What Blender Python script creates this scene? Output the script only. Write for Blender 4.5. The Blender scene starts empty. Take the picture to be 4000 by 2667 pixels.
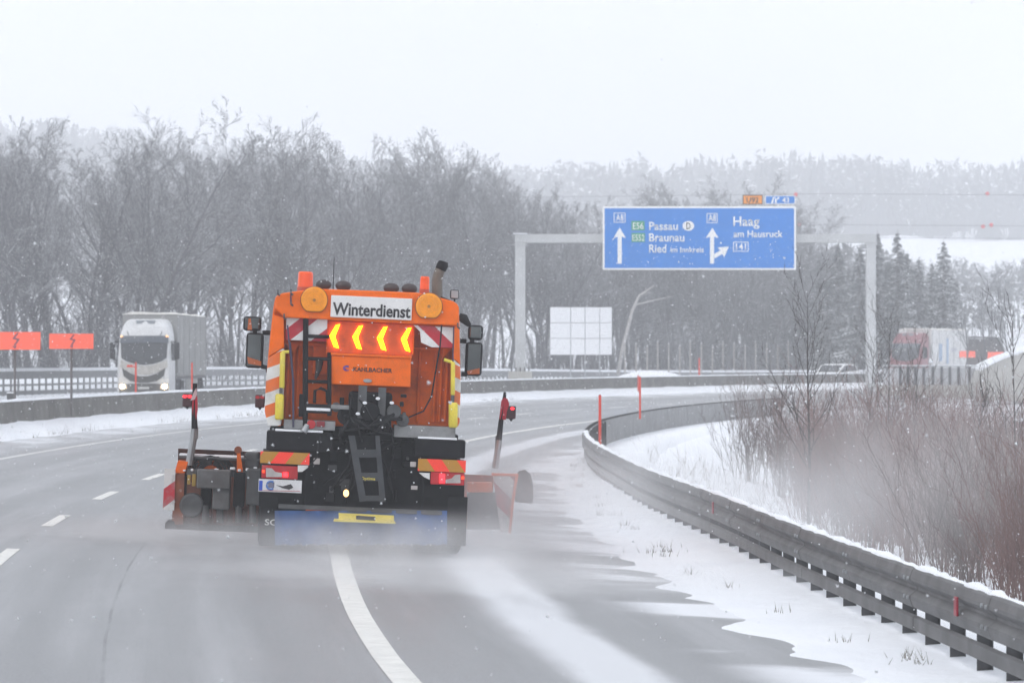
import bpy, bmesh, math, random
import numpy as np
from mathutils import Vector, Matrix, Euler

scene = bpy.context.scene
col = scene.collection
R = math.radians

# ------------------------------------------------------------------ camera
CAM_H = 2.465
cam_d = bpy.data.cameras.new('camera')
cam_d.lens = 135.0
cam_d.sensor_width = 36.0
cam_d.clip_start = 0.5
cam_d.clip_end = 4000.0
cam_d.dof.use_dof = True
cam_d.dof.focus_distance = 48.5
cam_d.dof.aperture_fstop = 5.0
cam = bpy.data.objects.new('camera', cam_d)
cam.location = (0, 0, CAM_H)
cam.rotation_euler = (R(90) + 28.0 / 8820.0, 0, 0)
col.objects.link(cam)
scene.camera = cam

# ------------------------------------------------------------------ sky, sun, exposure
SUN_EL, SUN_ROT = R(42), R(215)
world = bpy.data.worlds.new('World')
scene.world = world
world.use_nodes = True
wn, wl = world.node_tree.nodes, world.node_tree.links
wn.clear()
w_out = wn.new('ShaderNodeOutputWorld')
w_bg = wn.new('ShaderNodeBackground')
w_sky = wn.new('ShaderNodeTexSky')
w_sky.sky_type = 'NISHITA'
w_sky.sun_disc = False
w_sky.sun_elevation = SUN_EL
w_sky.sun_rotation = SUN_ROT
w_sky.air_density = 1.0
w_sky.dust_density = 6.0
w_mix = wn.new('ShaderNodeMix')
w_mix.data_type = 'RGBA'
w_mix.inputs[0].default_value = 0.94          # a closed, even snow cloud over the blue sky
w_mix.inputs[7].default_value = (9.05, 9.45, 10.2, 1)
wl.new(w_sky.outputs[0], w_mix.inputs[6])
wl.new(w_mix.outputs[2], w_bg.inputs['Color'])
w_bg.inputs['Strength'].default_value = 0.1
wl.new(w_bg.outputs[0], w_out.inputs['Surface'])

sun_d = bpy.data.lights.new('sun', 'SUN')
sun_d.energy = 0.7
sun_d.angle = R(25)
sun_d.color = (1.0, 0.97, 0.93)
sun = bpy.data.objects.new('sun', sun_d)
sd = Vector((math.sin(SUN_ROT) * math.cos(SUN_EL), math.cos(SUN_ROT) * math.cos(SUN_EL), math.sin(SUN_EL)))
sun.rotation_euler = (-sd).to_track_quat('-Z', 'Y').to_euler()
sun.location = (0, 0, 80)
col.objects.link(sun)

scene.view_settings.view_transform = 'Standard'
scene.view_settings.look = 'None'
scene.view_settings.gamma = 1.0
scene.view_settings.use_curve_mapping = False
scene.view_settings.exposure = 0.25

scene.render.engine = 'CYCLES'
cy = scene.cycles
cy.use_denoising = True
cy.max_bounces = 5
cy.diffuse_bounces = 3
cy.glossy_bounces = 2
cy.transmission_bounces = 3
cy.transparent_max_bounces = 8
cy.volume_bounces = 2
cy.use_adaptive_sampling = True
cy.adaptive_threshold = 0.035
cy.adaptive_min_samples = 16
cy.volume_step_rate = 1.0
cy.sample_clamp_indirect = 6.0

# ------------------------------------------------------------------ helpers
F = 8820.0
def at(px, py, d):
    """a point seen at a picture position, at distance d along the road"""
    return Vector(((px - 1176) / F * d, d, CAM_H - (py - 812) / F * d))

class MB:
    def __init__(s):
        s.v, s.f = [], []
    def add(s, vs, fs):
        o = len(s.v)
        s.v += [tuple(p) for p in vs]
        s.f += [tuple(i + o for i in f) for f in fs]
        return s
    def box(s, c, size, rot=None):
        hx, hy, hz = size[0] / 2, size[1] / 2, size[2] / 2
        vs = [Vector((x, y, z)) for x in (-hx, hx) for y in (-hy, hy) for z in (-hz, hz)]
        if rot is not None: vs = [rot @ p for p in vs]
        c = Vector(c)
        return s.add([p + c for p in vs], [(0, 1, 3, 2), (4, 6, 7, 5), (0, 4, 5, 1), (2, 3, 7, 6), (0, 2, 6, 4), (1, 5, 7, 3)])
    def bb(s, x0, x1, y0, y1, z0, z1):
        return s.box(((x0 + x1) / 2, (y0 + y1) / 2, (z0 + z1) / 2), (abs(x1 - x0), abs(y1 - y0), abs(z1 - z0)))
    def tube(s, pts, r, n=8, caps=True):
        pts = [Vector(p) for p in pts]
        if not hasattr(r, '__len__'): r = [r] * len(pts)
        vs, fs = [], []
        up = Vector((0, 0, 1))
        t0 = (pts[1] - pts[0]).normalized()
        if abs(t0.z) > .9: up = Vector((1, 0, 0))
        for i, p in enumerate(pts):
            a = pts[max(i - 1, 0)]; b = pts[min(i + 1, len(pts) - 1)]
            t = (b - a).normalized()
            x = t.cross(up)
            if x.length < 1e-4: x = t.cross(Vector((0, 1, 0)))
            x.normalize(); y = x.cross(t)
            for k in range(n):
                q = 2 * math.pi * k / n
                vs.append(p + (x * math.cos(q) + y * math.sin(q)) * r[i])
        for i in range(len(pts) - 1):
            for k in range(n):
                k2 = (k + 1) % n
                fs.append((i * n + k, i * n + k2, (i + 1) * n + k2, (i + 1) * n + k))
        if caps:
            fs.append(tuple(range(n - 1, -1, -1)))
            fs.append(tuple((len(pts) - 1) * n + k for k in range(n)))
        return s.add(vs, fs)
    def prism(s, poly, y0, y1):
        """polygon of (x, z) extruded along y"""
        n = len(poly)
        a = sum(poly[i][0] * poly[(i + 1) % n][1] - poly[(i + 1) % n][0] * poly[i][1] for i in range(n))
        if a < 0: poly = poly[::-1]
        vs = [(x, y0, z) for x, z in poly] + [(x, y1, z) for x, z in poly]
        fs = [tuple(range(n)), tuple(range(2 * n - 1, n - 1, -1))]
        fs += [(i, i + n, (i + 1) % n + n, (i + 1) % n) for i in range(n)]
        return s.add(vs, fs)
    def xprism(s, poly, x0, x1):
        """polygon of (y, z) extruded along x"""
        n = len(poly)
        a = sum(poly[i][0] * poly[(i + 1) % n][1] - poly[(i + 1) % n][0] * poly[i][1] for i in range(n))
        if a < 0: poly = poly[::-1]
        vs = [(x1, y, z) for y, z in poly] + [(x0, y, z) for y, z in poly]
        fs = [tuple(range(n)), tuple(range(2 * n - 1, n - 1, -1))]
        fs += [(i, i + n, (i + 1) % n + n, (i + 1) % n) for i in range(n)]
        return s.add(vs, fs)
    def disc(s, c, r, y0, y1, n=24, flat=None):
        """cylinder along y (rx, rz may differ); flat = z of a cut chord below centre"""
        rx, rz = r if hasattr(r, '__len__') else (r, r)
        poly = []
        for k in range(n):
            q = 2 * math.pi * k / n
            z = rz * math.sin(q)
            if flat is not None: z = max(z, flat)
            poly.append((c[0] + rx * math.cos(q), c[1] + z))
        return s.prism(poly, y0, y1)
    def mesh(s, name, bevel=0.0, smooth=False, seg=2):
        me = bpy.data.meshes.new(name)
        me.from_pydata(s.v, [], s.f)
        if bevel > 0:
            bm = bmesh.new(); bm.from_mesh(me)
            es = [e for e in bm.edges if len(e.link_faces) == 2 and e.calc_face_angle(0) > 0.5]
            bmesh.ops.bevel(bm, geom=es, offset=bevel, segments=seg, affect='EDGES', profile=0.5, clamp_overlap=True)
            bm.to_mesh(me); bm.free()
        if smooth:
            me.polygons.foreach_set('use_smooth', [True] * len(me.polygons))
        me.update()
        return me
    def build(s, name, mat, parent=None, bevel=0.0, smooth=False, seg=2):
        return link(name, s.mesh(name, bevel, smooth, seg), mat, parent)

def link(name, me, mat=None, parent=None):
    if mat is not None and not me.materials: me.materials.append(mat)
    o = bpy.data.objects.new(name, me)
    col.objects.link(o)
    if parent is not None: o.parent = parent
    return o

def tag(o, label=None, cat=None, group=None, kind=None):
    if label: o['label'] = label
    if cat: o['category'] = cat
    if group: o['group'] = group
    if kind: o['kind'] = kind
    return o

def thing(name, label, cat, loc=(0, 0, 0), rot=(0, 0, 0), group=None):
    o = bpy.data.objects.new(name, None)
    o.empty_display_size = 0.3
    col.objects.link(o)
    o.location = loc
    o.rotation_euler = rot
    return tag(o, label, cat, group)

def copy_tree(o, parent=None):
    c = o.copy(); col.objects.link(c)
    if parent is not None: c.parent = parent
    for ch in list(o.children): copy_tree(ch, c)
    return c

def sm(a, b, x):
    t = np.clip((np.asarray(x, float) - a) / (b - a), 0, 1)
    return t * t * (3 - 2 * t)

# ------------------------------------------------------------------ materials
MATS = {}
def nodes_of(name):
    m = bpy.data.materials.new(name); m.use_nodes = True
    nt = m.node_tree; b = nt.nodes['Principled BSDF']
    return m, nt, b

def mat(name, c, rough=0.6, metal=0.0, var=0.15, scale=6.0, bump=0.0, bscale=40.0, spec=0.5, grime=None, gamt=0.0, snow=0.0, coat=0.0):
    """painted / weathered surface: noise-varied colour, optional road grime and snow lying on upward faces"""
    if name in MATS: return MATS[name]
    m, nt, b = nodes_of(name)
    N, L = nt.nodes, nt.links
    tc = N.new('ShaderNodeTexCoord')
    no = N.new('ShaderNodeTexNoise'); no.inputs['Scale'].default_value = scale; no.inputs['Detail'].default_value = 6
    L.new(tc.outputs['Object'], no.inputs['Vector'])
    rp = N.new('ShaderNodeMapRange'); rp.inputs[1].default_value = .3; rp.inputs[2].default_value = .7
    rp.inputs[3].default_value = 1 - var; rp.inputs[4].default_value = 1 + var * .6
    L.new(no.outputs['Fac'], rp.inputs[0])
    mx = N.new('ShaderNodeMix'); mx.data_type = 'RGBA'; mx.blend_type = 'MULTIPLY'; mx.inputs[0].default_value = 1
    mx.inputs[6].default_value = (*c, 1)
    L.new(rp.outputs[0], mx.inputs[7])
    out = mx.outputs[2]
    if gamt > 0:
        n2 = N.new('ShaderNodeTexNoise'); n2.inputs['Scale'].default_value = scale * .6; n2.inputs['Detail'].default_value = 10; n2.inputs['Roughness'].default_value = .7
        L.new(tc.outputs['Object'], n2.inputs['Vector'])
        g = N.new('ShaderNodeMapRange'); g.inputs[1].default_value = .62 - gamt * .35; g.inputs[2].default_value = .75 - gamt * .1
        g.inputs[4].default_value = min(1, .5 + gamt * .4)
        L.new(n2.outputs['Fac'], g.inputs[0])
        m2 = N.new('ShaderNodeMix'); m2.data_type = 'RGBA'
        gr = grime or (.2, .2, .2)
        m2.inputs[7].default_value = (*gr, 1)
        L.new(g.outputs[0], m2.inputs[0]); L.new(out, m2.inputs[6]); out = m2.outputs[2]
    if snow > 0:
        geo = N.new('ShaderNodeNewGeometry'); sx = N.new('ShaderNodeSeparateXYZ'); L.new(geo.outputs['Normal'], sx.inputs[0])
        ns = N.new('ShaderNodeTexNoise'); ns.inputs['Scale'].default_value = 3.0; ns.inputs['Detail'].default_value = 5
        L.new(geo.outputs['Position'], ns.inputs['Vector'])
        ad = N.new('ShaderNodeMath'); ad.operation = 'ADD'; L.new(sx.outputs['Z'], ad.inputs[0]); L.new(ns.outputs['Fac'], ad.inputs[1])
        g = N.new('ShaderNodeMapRange'); g.inputs[1].default_value = 1.35 - snow * .6; g.inputs[2].default_value = 1.5 - snow * .6
        L.new(ad.outputs[0], g.inputs[0])
        m3 = N.new('ShaderNodeMix'); m3.data_type = 'RGBA'; m3.inputs[7].default_value = (.82, .84, .87, 1)
        L.new(g.outputs[0], m3.inputs[0]); L.new(out, m3.inputs[6]); out = m3.outputs[2]
    L.new(out, b.inputs['Base Color'])
    b.inputs['Roughness'].default_value = rough
    b.inputs['Metallic'].default_value = metal
    b.inputs['Specular IOR Level'].default_value = spec
    b.inputs['Coat Weight'].default_value = coat
    if bump > 0:
        n3 = N.new('ShaderNodeTexNoise'); n3.inputs['Scale'].default_value = bscale; n3.inputs['Detail'].default_value = 5
        L.new(tc.outputs['Object'], n3.inputs['Vector'])
        bp = N.new('ShaderNodeBump'); bp.inputs['Strength'].default_value = bump; bp.inputs['Distance'].default_value = .02
        L.new(n3.outputs['Fac'], bp.inputs['Height']); L.new(bp.outputs[0], b.inputs['Normal'])
    MATS[name] = m
    return m

def emit(name, c, strength):
    if name in MATS: return MATS[name]
    m, nt, b = nodes_of(name)
    b.inputs['Base Color'].default_value = (*[min(1, x) * .6 for x in c], 1)
    b.inputs['Emission Color'].default_value = (*c, 1)
    b.inputs['Emission Strength'].default_value = strength
    b.inputs['Roughness'].default_value = .3
    MATS[name] = m
    return m

def stripes(name, ca, cb, period, ang, off=0.0, duty=.5, rough=.45, dirt=.25):
    """diagonal printed stripes in the object's x-z plane, with road dirt"""
    if name in MATS: return MATS[name]
    m, nt, b = nodes_of(name)
    N, L = nt.nodes, nt.links
    tc = N.new('ShaderNodeTexCoord'); sp = N.new('ShaderNodeSeparateXYZ'); L.new(tc.outputs['Object'], sp.inputs[0])
    def mth(op, a, bb):
        n = N.new('ShaderNodeMath'); n.operation = op
        for i, q in enumerate((a, bb)):
            if isinstance(q, (int, float)): n.inputs[i].default_value = q
            else: L.new(q, n.inputs[i])
        return n.outputs[0]
    v = mth('ADD', mth('MULTIPLY', sp.outputs['X'], math.cos(ang) / period), mth('MULTIPLY', sp.outputs['Z'], math.sin(ang) / period))
    v = mth('FRACT', mth('ADD', v, off + 50.0), 0)
    k = mth('GREATER_THAN', v, duty)
    mx = N.new('ShaderNodeMix'); mx.data_type = 'RGBA'
    mx.inputs[6].default_value = (*ca, 1); mx.inputs[7].default_value = (*cb, 1); L.new(k, mx.inputs[0])
    no = N.new('ShaderNodeTexNoise'); no.inputs['Scale'].default_value = 9; no.inputs['Detail'].default_value = 8
    L.new(tc.outputs['Object'], no.inputs['Vector'])
    g = N.new('ShaderNodeMapRange'); g.inputs[1].default_value = .45; g.inputs[2].default_value = .75; g.inputs[4].default_value = dirt * 2
    L.new(no.outputs['Fac'], g.inputs[0])
    m2 = N.new('ShaderNodeMix'); m2.data_type = 'RGBA'; m2.inputs[7].default_value = (.28, .27, .27, 1)
    L.new(g.outputs[0], m2.inputs[0]); L.new(mx.outputs[2], m2.inputs[6]); L.new(m2.outputs[2], b.inputs['Base Color'])
    b.inputs['Roughness'].default_value = rough
    MATS[name] = m
    return m

def snow_material():
    m, nt, b = nodes_of('snow')
    N, L = nt.nodes, nt.links
    geo = N.new('ShaderNodeNewGeometry')
    n1 = N.new('ShaderNodeTexNoise'); n1.inputs['Scale'].default_value = .35; n1.inputs['Detail'].default_value = 8; n1.inputs['Roughness'].default_value = .6
    L.new(geo.outputs['Position'], n1.inputs['Vector'])
    cr = N.new('ShaderNodeMapRange'); cr.inputs[1].default_value = .3; cr.inputs[2].default_value = .75
    L.new(n1.outputs['Fac'], cr.inputs[0])
    mx = N.new('ShaderNodeMix'); mx.data_type = 'RGBA'
    mx.inputs[6].default_value = (.86, .875, .9, 1); mx.inputs[7].default_value = (.78, .80, .84, 1)
    L.new(cr.outputs[0], mx.inputs[0]); L.new(mx.outputs[2], b.inputs['Base Color'])
    b.inputs['Roughness'].default_value = .85; b.inputs['Specular IOR Level'].default_value = .2
    n2 = N.new('ShaderNodeTexNoise'); n2.inputs['Scale'].default_value = 2.2; n2.inputs['Detail'].default_value = 9; n2.inputs['Roughness'].default_value = .62
    L.new(geo.outputs['Position'], n2.inputs['Vector'])
    bp = N.new('ShaderNodeBump'); bp.inputs['Strength'].default_value = .5; bp.inputs['Distance'].default_value = .12
    L.new(n2.outputs['Fac'], bp.inputs['Height']); L.new(bp.outputs[0], b.inputs['Normal'])
    return m
SNOW = snow_material()

ORANGE = mat('orange_paint', (.86, .145, .003), .5, var=.12, gamt=.28, grime=(.42, .10, .02), spec=.22)
ORANGE_DIRTY = mat('orange_paint_dirty', (.80, .145, .004), .55, var=.18, gamt=.4, grime=(.30, .07, .02), scale=5, spec=.2)
BLACK = mat('black_paint', (.009, .009, .011), .6, var=.3, gamt=.35, grime=(.028, .026, .028), bump=.1, spec=.12)
RUBBER = mat('rubber', (.014, .014, .016), .75, var=.2, gamt=.3, grime=(.03, .03, .032), spec=.15)
STEEL = mat('galvanized_steel', (.36, .375, .39), .45, metal=.55, var=.22, scale=3, gamt=.4, grime=(.2, .205, .21), bump=.05)
DARKSTEEL = mat('dirty_grey_metal', (.085, .088, .092), .6, metal=.15, var=.3, gamt=.5, grime=(.07, .065, .065))
GREYPAINT = mat('grey_paint', (.25, .255, .26), .55, var=.2, gamt=.5, grime=(.12, .115, .11))
YELLOW = mat('yellow_plastic', (.74, .60, .06), .5, var=.15, gamt=.25, grime=(.4, .34, .12))
WHITE = mat('white_paint', (.78, .78, .78), .4, var=.06, gamt=.2, grime=(.5, .5, .5), coat=.2)
WHITE_DIRTY = mat('white_paint_dirty', (.66, .66, .65), .5, var=.12, gamt=.55, grime=(.38, .36, .34), scale=2.5)
GLASS = mat('dark_glass', (.02, .025, .03), .08, var=.05, spec=.6)
REDLENS = mat('red_lens', (.45, .012, .018), .18, var=.15, gamt=.2, grime=(.3, .1, .1))
AMBERLENS = mat('amber_lens', (.90, .31, .003), .22, var=.12, scale=20, bump=.2, bscale=120)
BEACON = mat('beacon_lens', (.95, .11, .012), .2, var=.1)
TEXTBLACK = mat('black_lettering', (.03, .028, .03), .5, var=.1)
TEXTWHITE = mat('white_lettering', (.82, .82, .82), .5, var=.05)
BLUESIGN = mat('blue_sign_face', (.004, .19, .62), .45, var=.06, scale=1.5)
CONCRETE = mat('concrete', (.165, .16, .15), .85, var=.3, scale=1.6, gamt=.5, grime=(.085, .08, .072), bump=.25, bscale=30)
PALECONCRETE = mat('pale_concrete', (.42, .41, .385), .85, var=.15, scale=1.2, gamt=.35, grime=(.3, .29, .26), bump=.2, bscale=20)
REDPOLE = mat('red_marker_paint', (.66, .055, .03), .5, var=.15, scale=3, gamt=.2, grime=(.4, .2, .17))

# ------------------------------------------------------------------ road alignment
BANK = 0.0426
_kn = np.array([-60, 0, 50, 100, 150, 260, 400.]); _kv = np.array([.002, .00202, .00242, .00246, .00286, .00281, .00281])
VV = np.arange(0, 345.01, .5)
_k = np.interp(VV, _kn, _kv)
_m = -.16379 + np.cumsum(_k) * .5 - _k * .25
_x = 3.10659 + np.cumsum(np.sin(_m)) * .5
_y = np.cumsum(np.cos(_m)) * .5
VB = np.arange(-60, 0, .5)                      # run back behind the camera
_kb = np.interp(VB, _kn, _kv)
_mb = -.16379 - np.cumsum(_kb[::-1])[::-1] * .5
_xb = 3.10659 - np.cumsum(np.sin(_mb)[::-1])[::-1] * .5
_yb = -np.cumsum(np.cos(_mb)[::-1])[::-1] * .5
VV = np.r_[VB, VV]; PM = np.r_[_mb, _m]; PX = np.r_[_xb, _x]; PY = np.r_[_yb, _y]
def road(s, v, h=0.0):
    m = np.interp(v, VV, PM); x = np.interp(v, VV, PX); y = np.interp(v, VV, PY)
    return Vector((x - s * math.cos(m), y + s * math.sin(m), BANK * s + h))
def heading(v): return float(np.interp(v, VV, PM))
def to_sv(x, y):
    x = np.atleast_1d(np.asarray(x, float)); y = np.atleast_1d(np.asarray(y, float))
    S = np.empty_like(x); V = np.empty_like(x)
    for a in range(0, len(x), 4000):
        dx = x[a:a + 4000, None] - PX[None]; dy = y[a:a + 4000, None] - PY[None]
        i = np.argmin(dx * dx + dy * dy, 1); j = np.arange(len(i))
        S[a:a + 4000] = -dx[j, i] * np.cos(PM[i]) + dy[j, i] * np.sin(PM[i]); V[a:a + 4000] = VV[i]
    return S, V

OPP = np.array([(-21, 60), (-20.5, 120), (-17, 176), (-7, 217), (14, 247), (42, 278), (80, 305.)])   # opposite carriageway
FENCE = [(-40, 95), (-33, 128), (-24, 181), (-15.3, 232), (-2, 262), (10, 281), (26, 297), (50, 312), (80, 325)]
def catmull(P, n=24):
    P = [np.array(p, float) for p in P]
    P = [2 * P[0] - P[1]] + P + [2 * P[-1] - P[-2]]
    out = []
    for i in range(1, len(P) - 2):
        for k in range(n):
            t = k / n
            out.append(.5 * (2 * P[i] + (P[i + 1] - P[i - 1]) * t + (2 * P[i - 1] - 5 * P[i] + 4 * P[i + 1] - P[i + 2]) * t * t + (3 * P[i] - P[i - 1] - 3 * P[i + 1] + P[i + 2]) * t ** 3))
    out.append(P[-2])
    return np.array(out)
def resample(P, step):
    seg = np.linalg.norm(np.diff(P, axis=0), axis=1); L = np.r_[0, np.cumsum(seg)]
    t = np.arange(0, L[-1], step)
    return np.stack([np.interp(t, L, P[:, k]) for k in range(P.shape[1])], 1)

def hash2(x, y):
    return np.sin(x * .071 + 1.3) * np.cos(y * .053 + .4) + .5 * np.sin(x * .19 + y * .13) + .3 * np.sin(y * .31 - x * .23)
def ground_z(x, y, s=None):
    x = np.atleast_1d(np.asarray(x, float)); y = np.atleast_1d(np.asarray(y, float))
    if s is None: s, _ = to_sv(x, y)
    zr = BANK * np.clip(s, -4.6, 10.3) - .06
    zr = zr - 1.15 * sm(0.2, 6.5, -4.6 - s)                   # embankment down on the inside of the bend
    zr = np.where(s > 10.3, zr + (.18 - zr) * sm(10.3, 13, s), zr)
    zr = zr + .10 * hash2(x * 3, y * 3) * sm(6, 12, -s) + .12 * hash2(x, y) * sm(30, 50, s)
    hill = (51 + .10 * np.maximum(0, -x) * sm(600, 1100, y)) * sm(330, 1500, y) + 1.2 * hash2(x, y) * sm(330, 480, y)
    right = 2.2 * sm(26, 60, x - .02 * y) * sm(190, 260, y)
    return zr + hill + right
def gz(x, y): return float(ground_z(x, y)[0])

# ------------------------------------------------------------------ snow-covered terrain
def axis(bounds):
    out = []
    for a, b, st in bounds: out += list(np.arange(a, b, st))
    return np.array(out + [bounds[-1][1]])
gx = axis([(-460, -70, 15), (-70, -36, 2.5), (-36, 44, .9), (44, 80, 2.5), (80, 460, 15)])
gy = axis([(-80, -10, 8), (-10, 200, 1.3), (200, 330, 2.6), (330, 780, 11), (780, 1900, 28)])
GX, GY = np.meshgrid(gx, gy)
GZ = ground_z(GX.ravel(), GY.ravel())
nx, ny = len(gx), len(gy)
me = bpy.data.meshes.new('snow_ground')
idx = np.arange(nx * ny).reshape(ny, nx)
quads = np.stack([idx[:-1, :-1], idx[:-1, 1:], idx[1:, 1:], idx[1:, :-1]], -1).reshape(-1, 4)
me.from_pydata(np.stack([GX.ravel(), GY.ravel(), GZ], 1).tolist(), [], quads.tolist())
me.polygons.foreach_set('use_smooth', [True] * len(me.polygons))
tag(link('snow_ground', me, SNOW), 'snow-covered verge, field and hillside around the motorway', 'ground', kind='structure')

# ------------------------------------------------------------------ the motorway
def asphalt(name, film):
    m, nt, b = nodes_of(name)
    N, L = nt.nodes, nt.links
    uv = N.new('ShaderNodeUVMap'); sp = N.new('ShaderNodeSeparateXYZ'); L.new(uv.outputs[0], sp.inputs[0])
    def noise(sx, sy, sc, det=6, rough=.6):
        mp = N.new('ShaderNodeMapping'); mp.inputs['Scale'].default_value = (sx, sy, 1); L.new(uv.outputs[0], mp.inputs[0])
        n = N.new('ShaderNodeTexNoise'); n.inputs['Scale'].default_value = sc; n.inputs['Detail'].default_value = det; n.inputs['Roughness'].default_value = rough
        L.new(mp.outputs[0], n.inputs['Vector']); return n.outputs['Fac']
    def rng(x, a, bb, lo=0., hi=1., smooth=True):
        n = N.new('ShaderNodeMapRange'); n.interpolation_type = 'SMOOTHSTEP' if smooth else 'LINEAR'
        n.inputs[1].default_value = a; n.inputs[2].default_value = bb; n.inputs[3].default_value = lo; n.inputs[4].default_value = hi
        L.new(x, n.inputs[0]); return n.outputs[0]
    def mth(op, a, bb):
        n = N.new('ShaderNodeMath'); n.operation = op
        for i, q in enumerate((a, bb)):
            if isinstance(q, (int, float)): n.inputs[i].default_value = q
            else: L.new(q, n.inputs[i])
        return n.outputs[0]
    def mix(f, a, bb):
        n = N.new('ShaderNodeMix'); n.data_type = 'RGBA'
        L.new(f, n.inputs[0])
        for i, q in ((6, a), (7, bb)):
            if isinstance(q, tuple): n.inputs[i].default_value = (*q, 1)
            else: L.new(q, n.inputs[i])
        return n.outputs[2]
    streak = noise(1.6, .05, 1.0)
    fine = noise(1, .6, 34, 4, .75)
    patch = noise(.35, .08, 1.0, 8, .65)
    base = mix(rng(patch, .3, .7), (.23, .234, .242), (.31, .315, .325))
    base = mix(rng(fine, .38, .62, 0, .5), base, (.15, .152, .157))
    base = mix(rng(streak, .42, .7, 0, .45), base, (.40, .405, .42))          # salt dried along the wheel tracks
    trk_ = mth('ABSOLUTE', mth('SUBTRACT', mth('ABSOLUTE', mth('SUBTRACT', mth('PINGPONG', mth('SUBTRACT', sp.outputs['X'], .0), 3.75), 1.9), 0), .9), 0)
    base = mix(mth('MULTIPLY', mth('SUBTRACT', 1., rng(trk_, .0, .42)), rng(noise(.6, .03, 1.0), .3, .7, .12, .45)), base, (.17, .173, .18))   # darker wheel tracks
    seam = mth('SUBTRACT', 1., rng(mth('ABSOLUTE', mth('SUBTRACT', mth('ADD', sp.outputs['X'], mth('MULTIPLY', noise(1, .3, 1.0, 6, .7), .06)), 2.33), 0), .008, .022))
    base = mix(mth('MULTIPLY', seam, rng(noise(.1, .4, 1.0), .4, .6, .15, .7)), base, (.10, .10, .105))      # paving seam
    # blown snow film
    wob = mth('ADD', sp.outputs['X'], mth('MULTIPLY', mth('SUBTRACT', noise(.8, .25, 1.0), .5), .5))
    band = mth('MULTIPLY', rng(wob, -2.25, -1.95), mth('SUBTRACT', 1., rng(wob, -1.55, -1.2)))
    band = mth('MULTIPLY', band, rng(noise(.9, .12, 1.0), .25, .5, .55, 1))
    left = rng(wob, 7.6, 8.6)
    left = mth('MULTIPLY', left, rng(noise(.5, .22, 1.0, 7, .7), .35, .62, .12, .8))
    # tongues of drift blown across the hard shoulder
    drift = mth('SUBTRACT', 1., rng(wob, -3.45, -2.5))
    tng = rng(noise(.12, .24, 1.0, 6, .55), .44, .54)
    drift = mth('MULTIPLY', drift, tng)
    full = mth('MAXIMUM', mth('MULTIPLY', band, .75 * film), mth('MAXIMUM', mth('MULTIPLY', left, film), mth('MULTIPLY', drift, film)))
    colr = mix(full, base, (.74, .755, .785))
    L.new(colr, b.inputs['Base Color'])
    ro = mth('ADD', rng(patch, .3, .7, .40, .58), mth('MULTIPLY', full, .4))
    L.new(ro, b.inputs['Roughness'])
    b.inputs['Specular IOR Level'].default_value = .45
    bp = N.new('ShaderNodeBump'); bp.inputs['Strength'].default_value = .25; bp.inputs['Distance'].default_value = .01
    L.new(fine, bp.inputs['Height']); L.new(bp.outputs[0], b.inputs['Normal'])
    return m

def strip(name, mat_, s0, s1, v0, v1, step=1.0, h=0.0, cols=1, zf=None, parent=None, uv=True, smooth=True, off=None):
    vs, fs, uvs = [], [], []
    vv = list(np.arange(v0, v1, step)) + [v1]
    for v in vv:
        for c in range(cols + 1):
            a = s0(v) if callable(s0) else s0; e = s1(v) if callable(s1) else s1
            s = a + (e - a) * c / cols
            p = road(s, v, h)
            if zf: p.z += zf(s, v, c / cols)
            vs.append(p); uvs.append((s, v))
    n = cols + 1
    for i in range(len(vv) - 1):
        for c in range(cols):
            fs.append((i * n + c + 1, i * n + c, (i + 1) * n + c, (i + 1) * n + c + 1) if (s1 if not callable(s1) else s1(v0)) > (s0 if not callable(s0) else s0(v0)) else (i * n + c, i * n + c + 1, (i + 1) * n + c + 1, (i + 1) * n + c))
    me = bpy.data.meshes.new(name)
    me.from_pydata([tuple(p) for p in vs], [], fs)
    if uv:
        ul = me.uv_layers.new(name='UVMap')
        flat = [0.0] * (2 * len(me.loops))
        for i, lp in enumerate(me.loops):
            flat[2 * i], flat[2 * i + 1] = uvs[lp.vertex_index]
        ul.data.foreach_set('uv', flat)
    if smooth: me.polygons.foreach_set('use_smooth', [True] * len(me.polygons))
    return link(name, me, mat_, parent)

rd = strip('road', asphalt('wet_asphalt', 1.0), -4.9, 9.7, -45, 330, 1.0, 0.0, cols=8)
tag(rd, 'wet grey motorway carriageway curving right, swept by blown snow', 'road', kind='structure')
PAINT = mat('road_paint', (.70, .69, .655), .6, var=.12, scale=4, gamt=.25, grime=(.5, .49, .46))
PAINT_WORN = mat('road_paint_worn', (.60, .60, .59), .6, var=.2, scale=5, gamt=.4, grime=(.4, .4, .4))
def _wander(v): return float(np.interp(v, [-40, 26, 31, 36, 41, 46, 52, 62, 90], [.03, .035, .03, -.01, -.07, -.115, -.11, -.05, 0]))
strip('edge_line', PAINT, lambda v: _wander(v) - .112, lambda v: _wander(v) + .112, -40, 325, 1.0, .005, parent=rd, uv=False)
strip('edge_line', PAINT_WORN, 7.42, 7.6, -40, 325, 1.0, .005, parent=rd, uv=False)
for k in range(-7, 25):
    v = 51.3 + 9.35 * k
    strip('lane_dash', PAINT, 3.67, 3.83, v, v + 3.5, .7, .005, parent=rd, uv=False)

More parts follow.
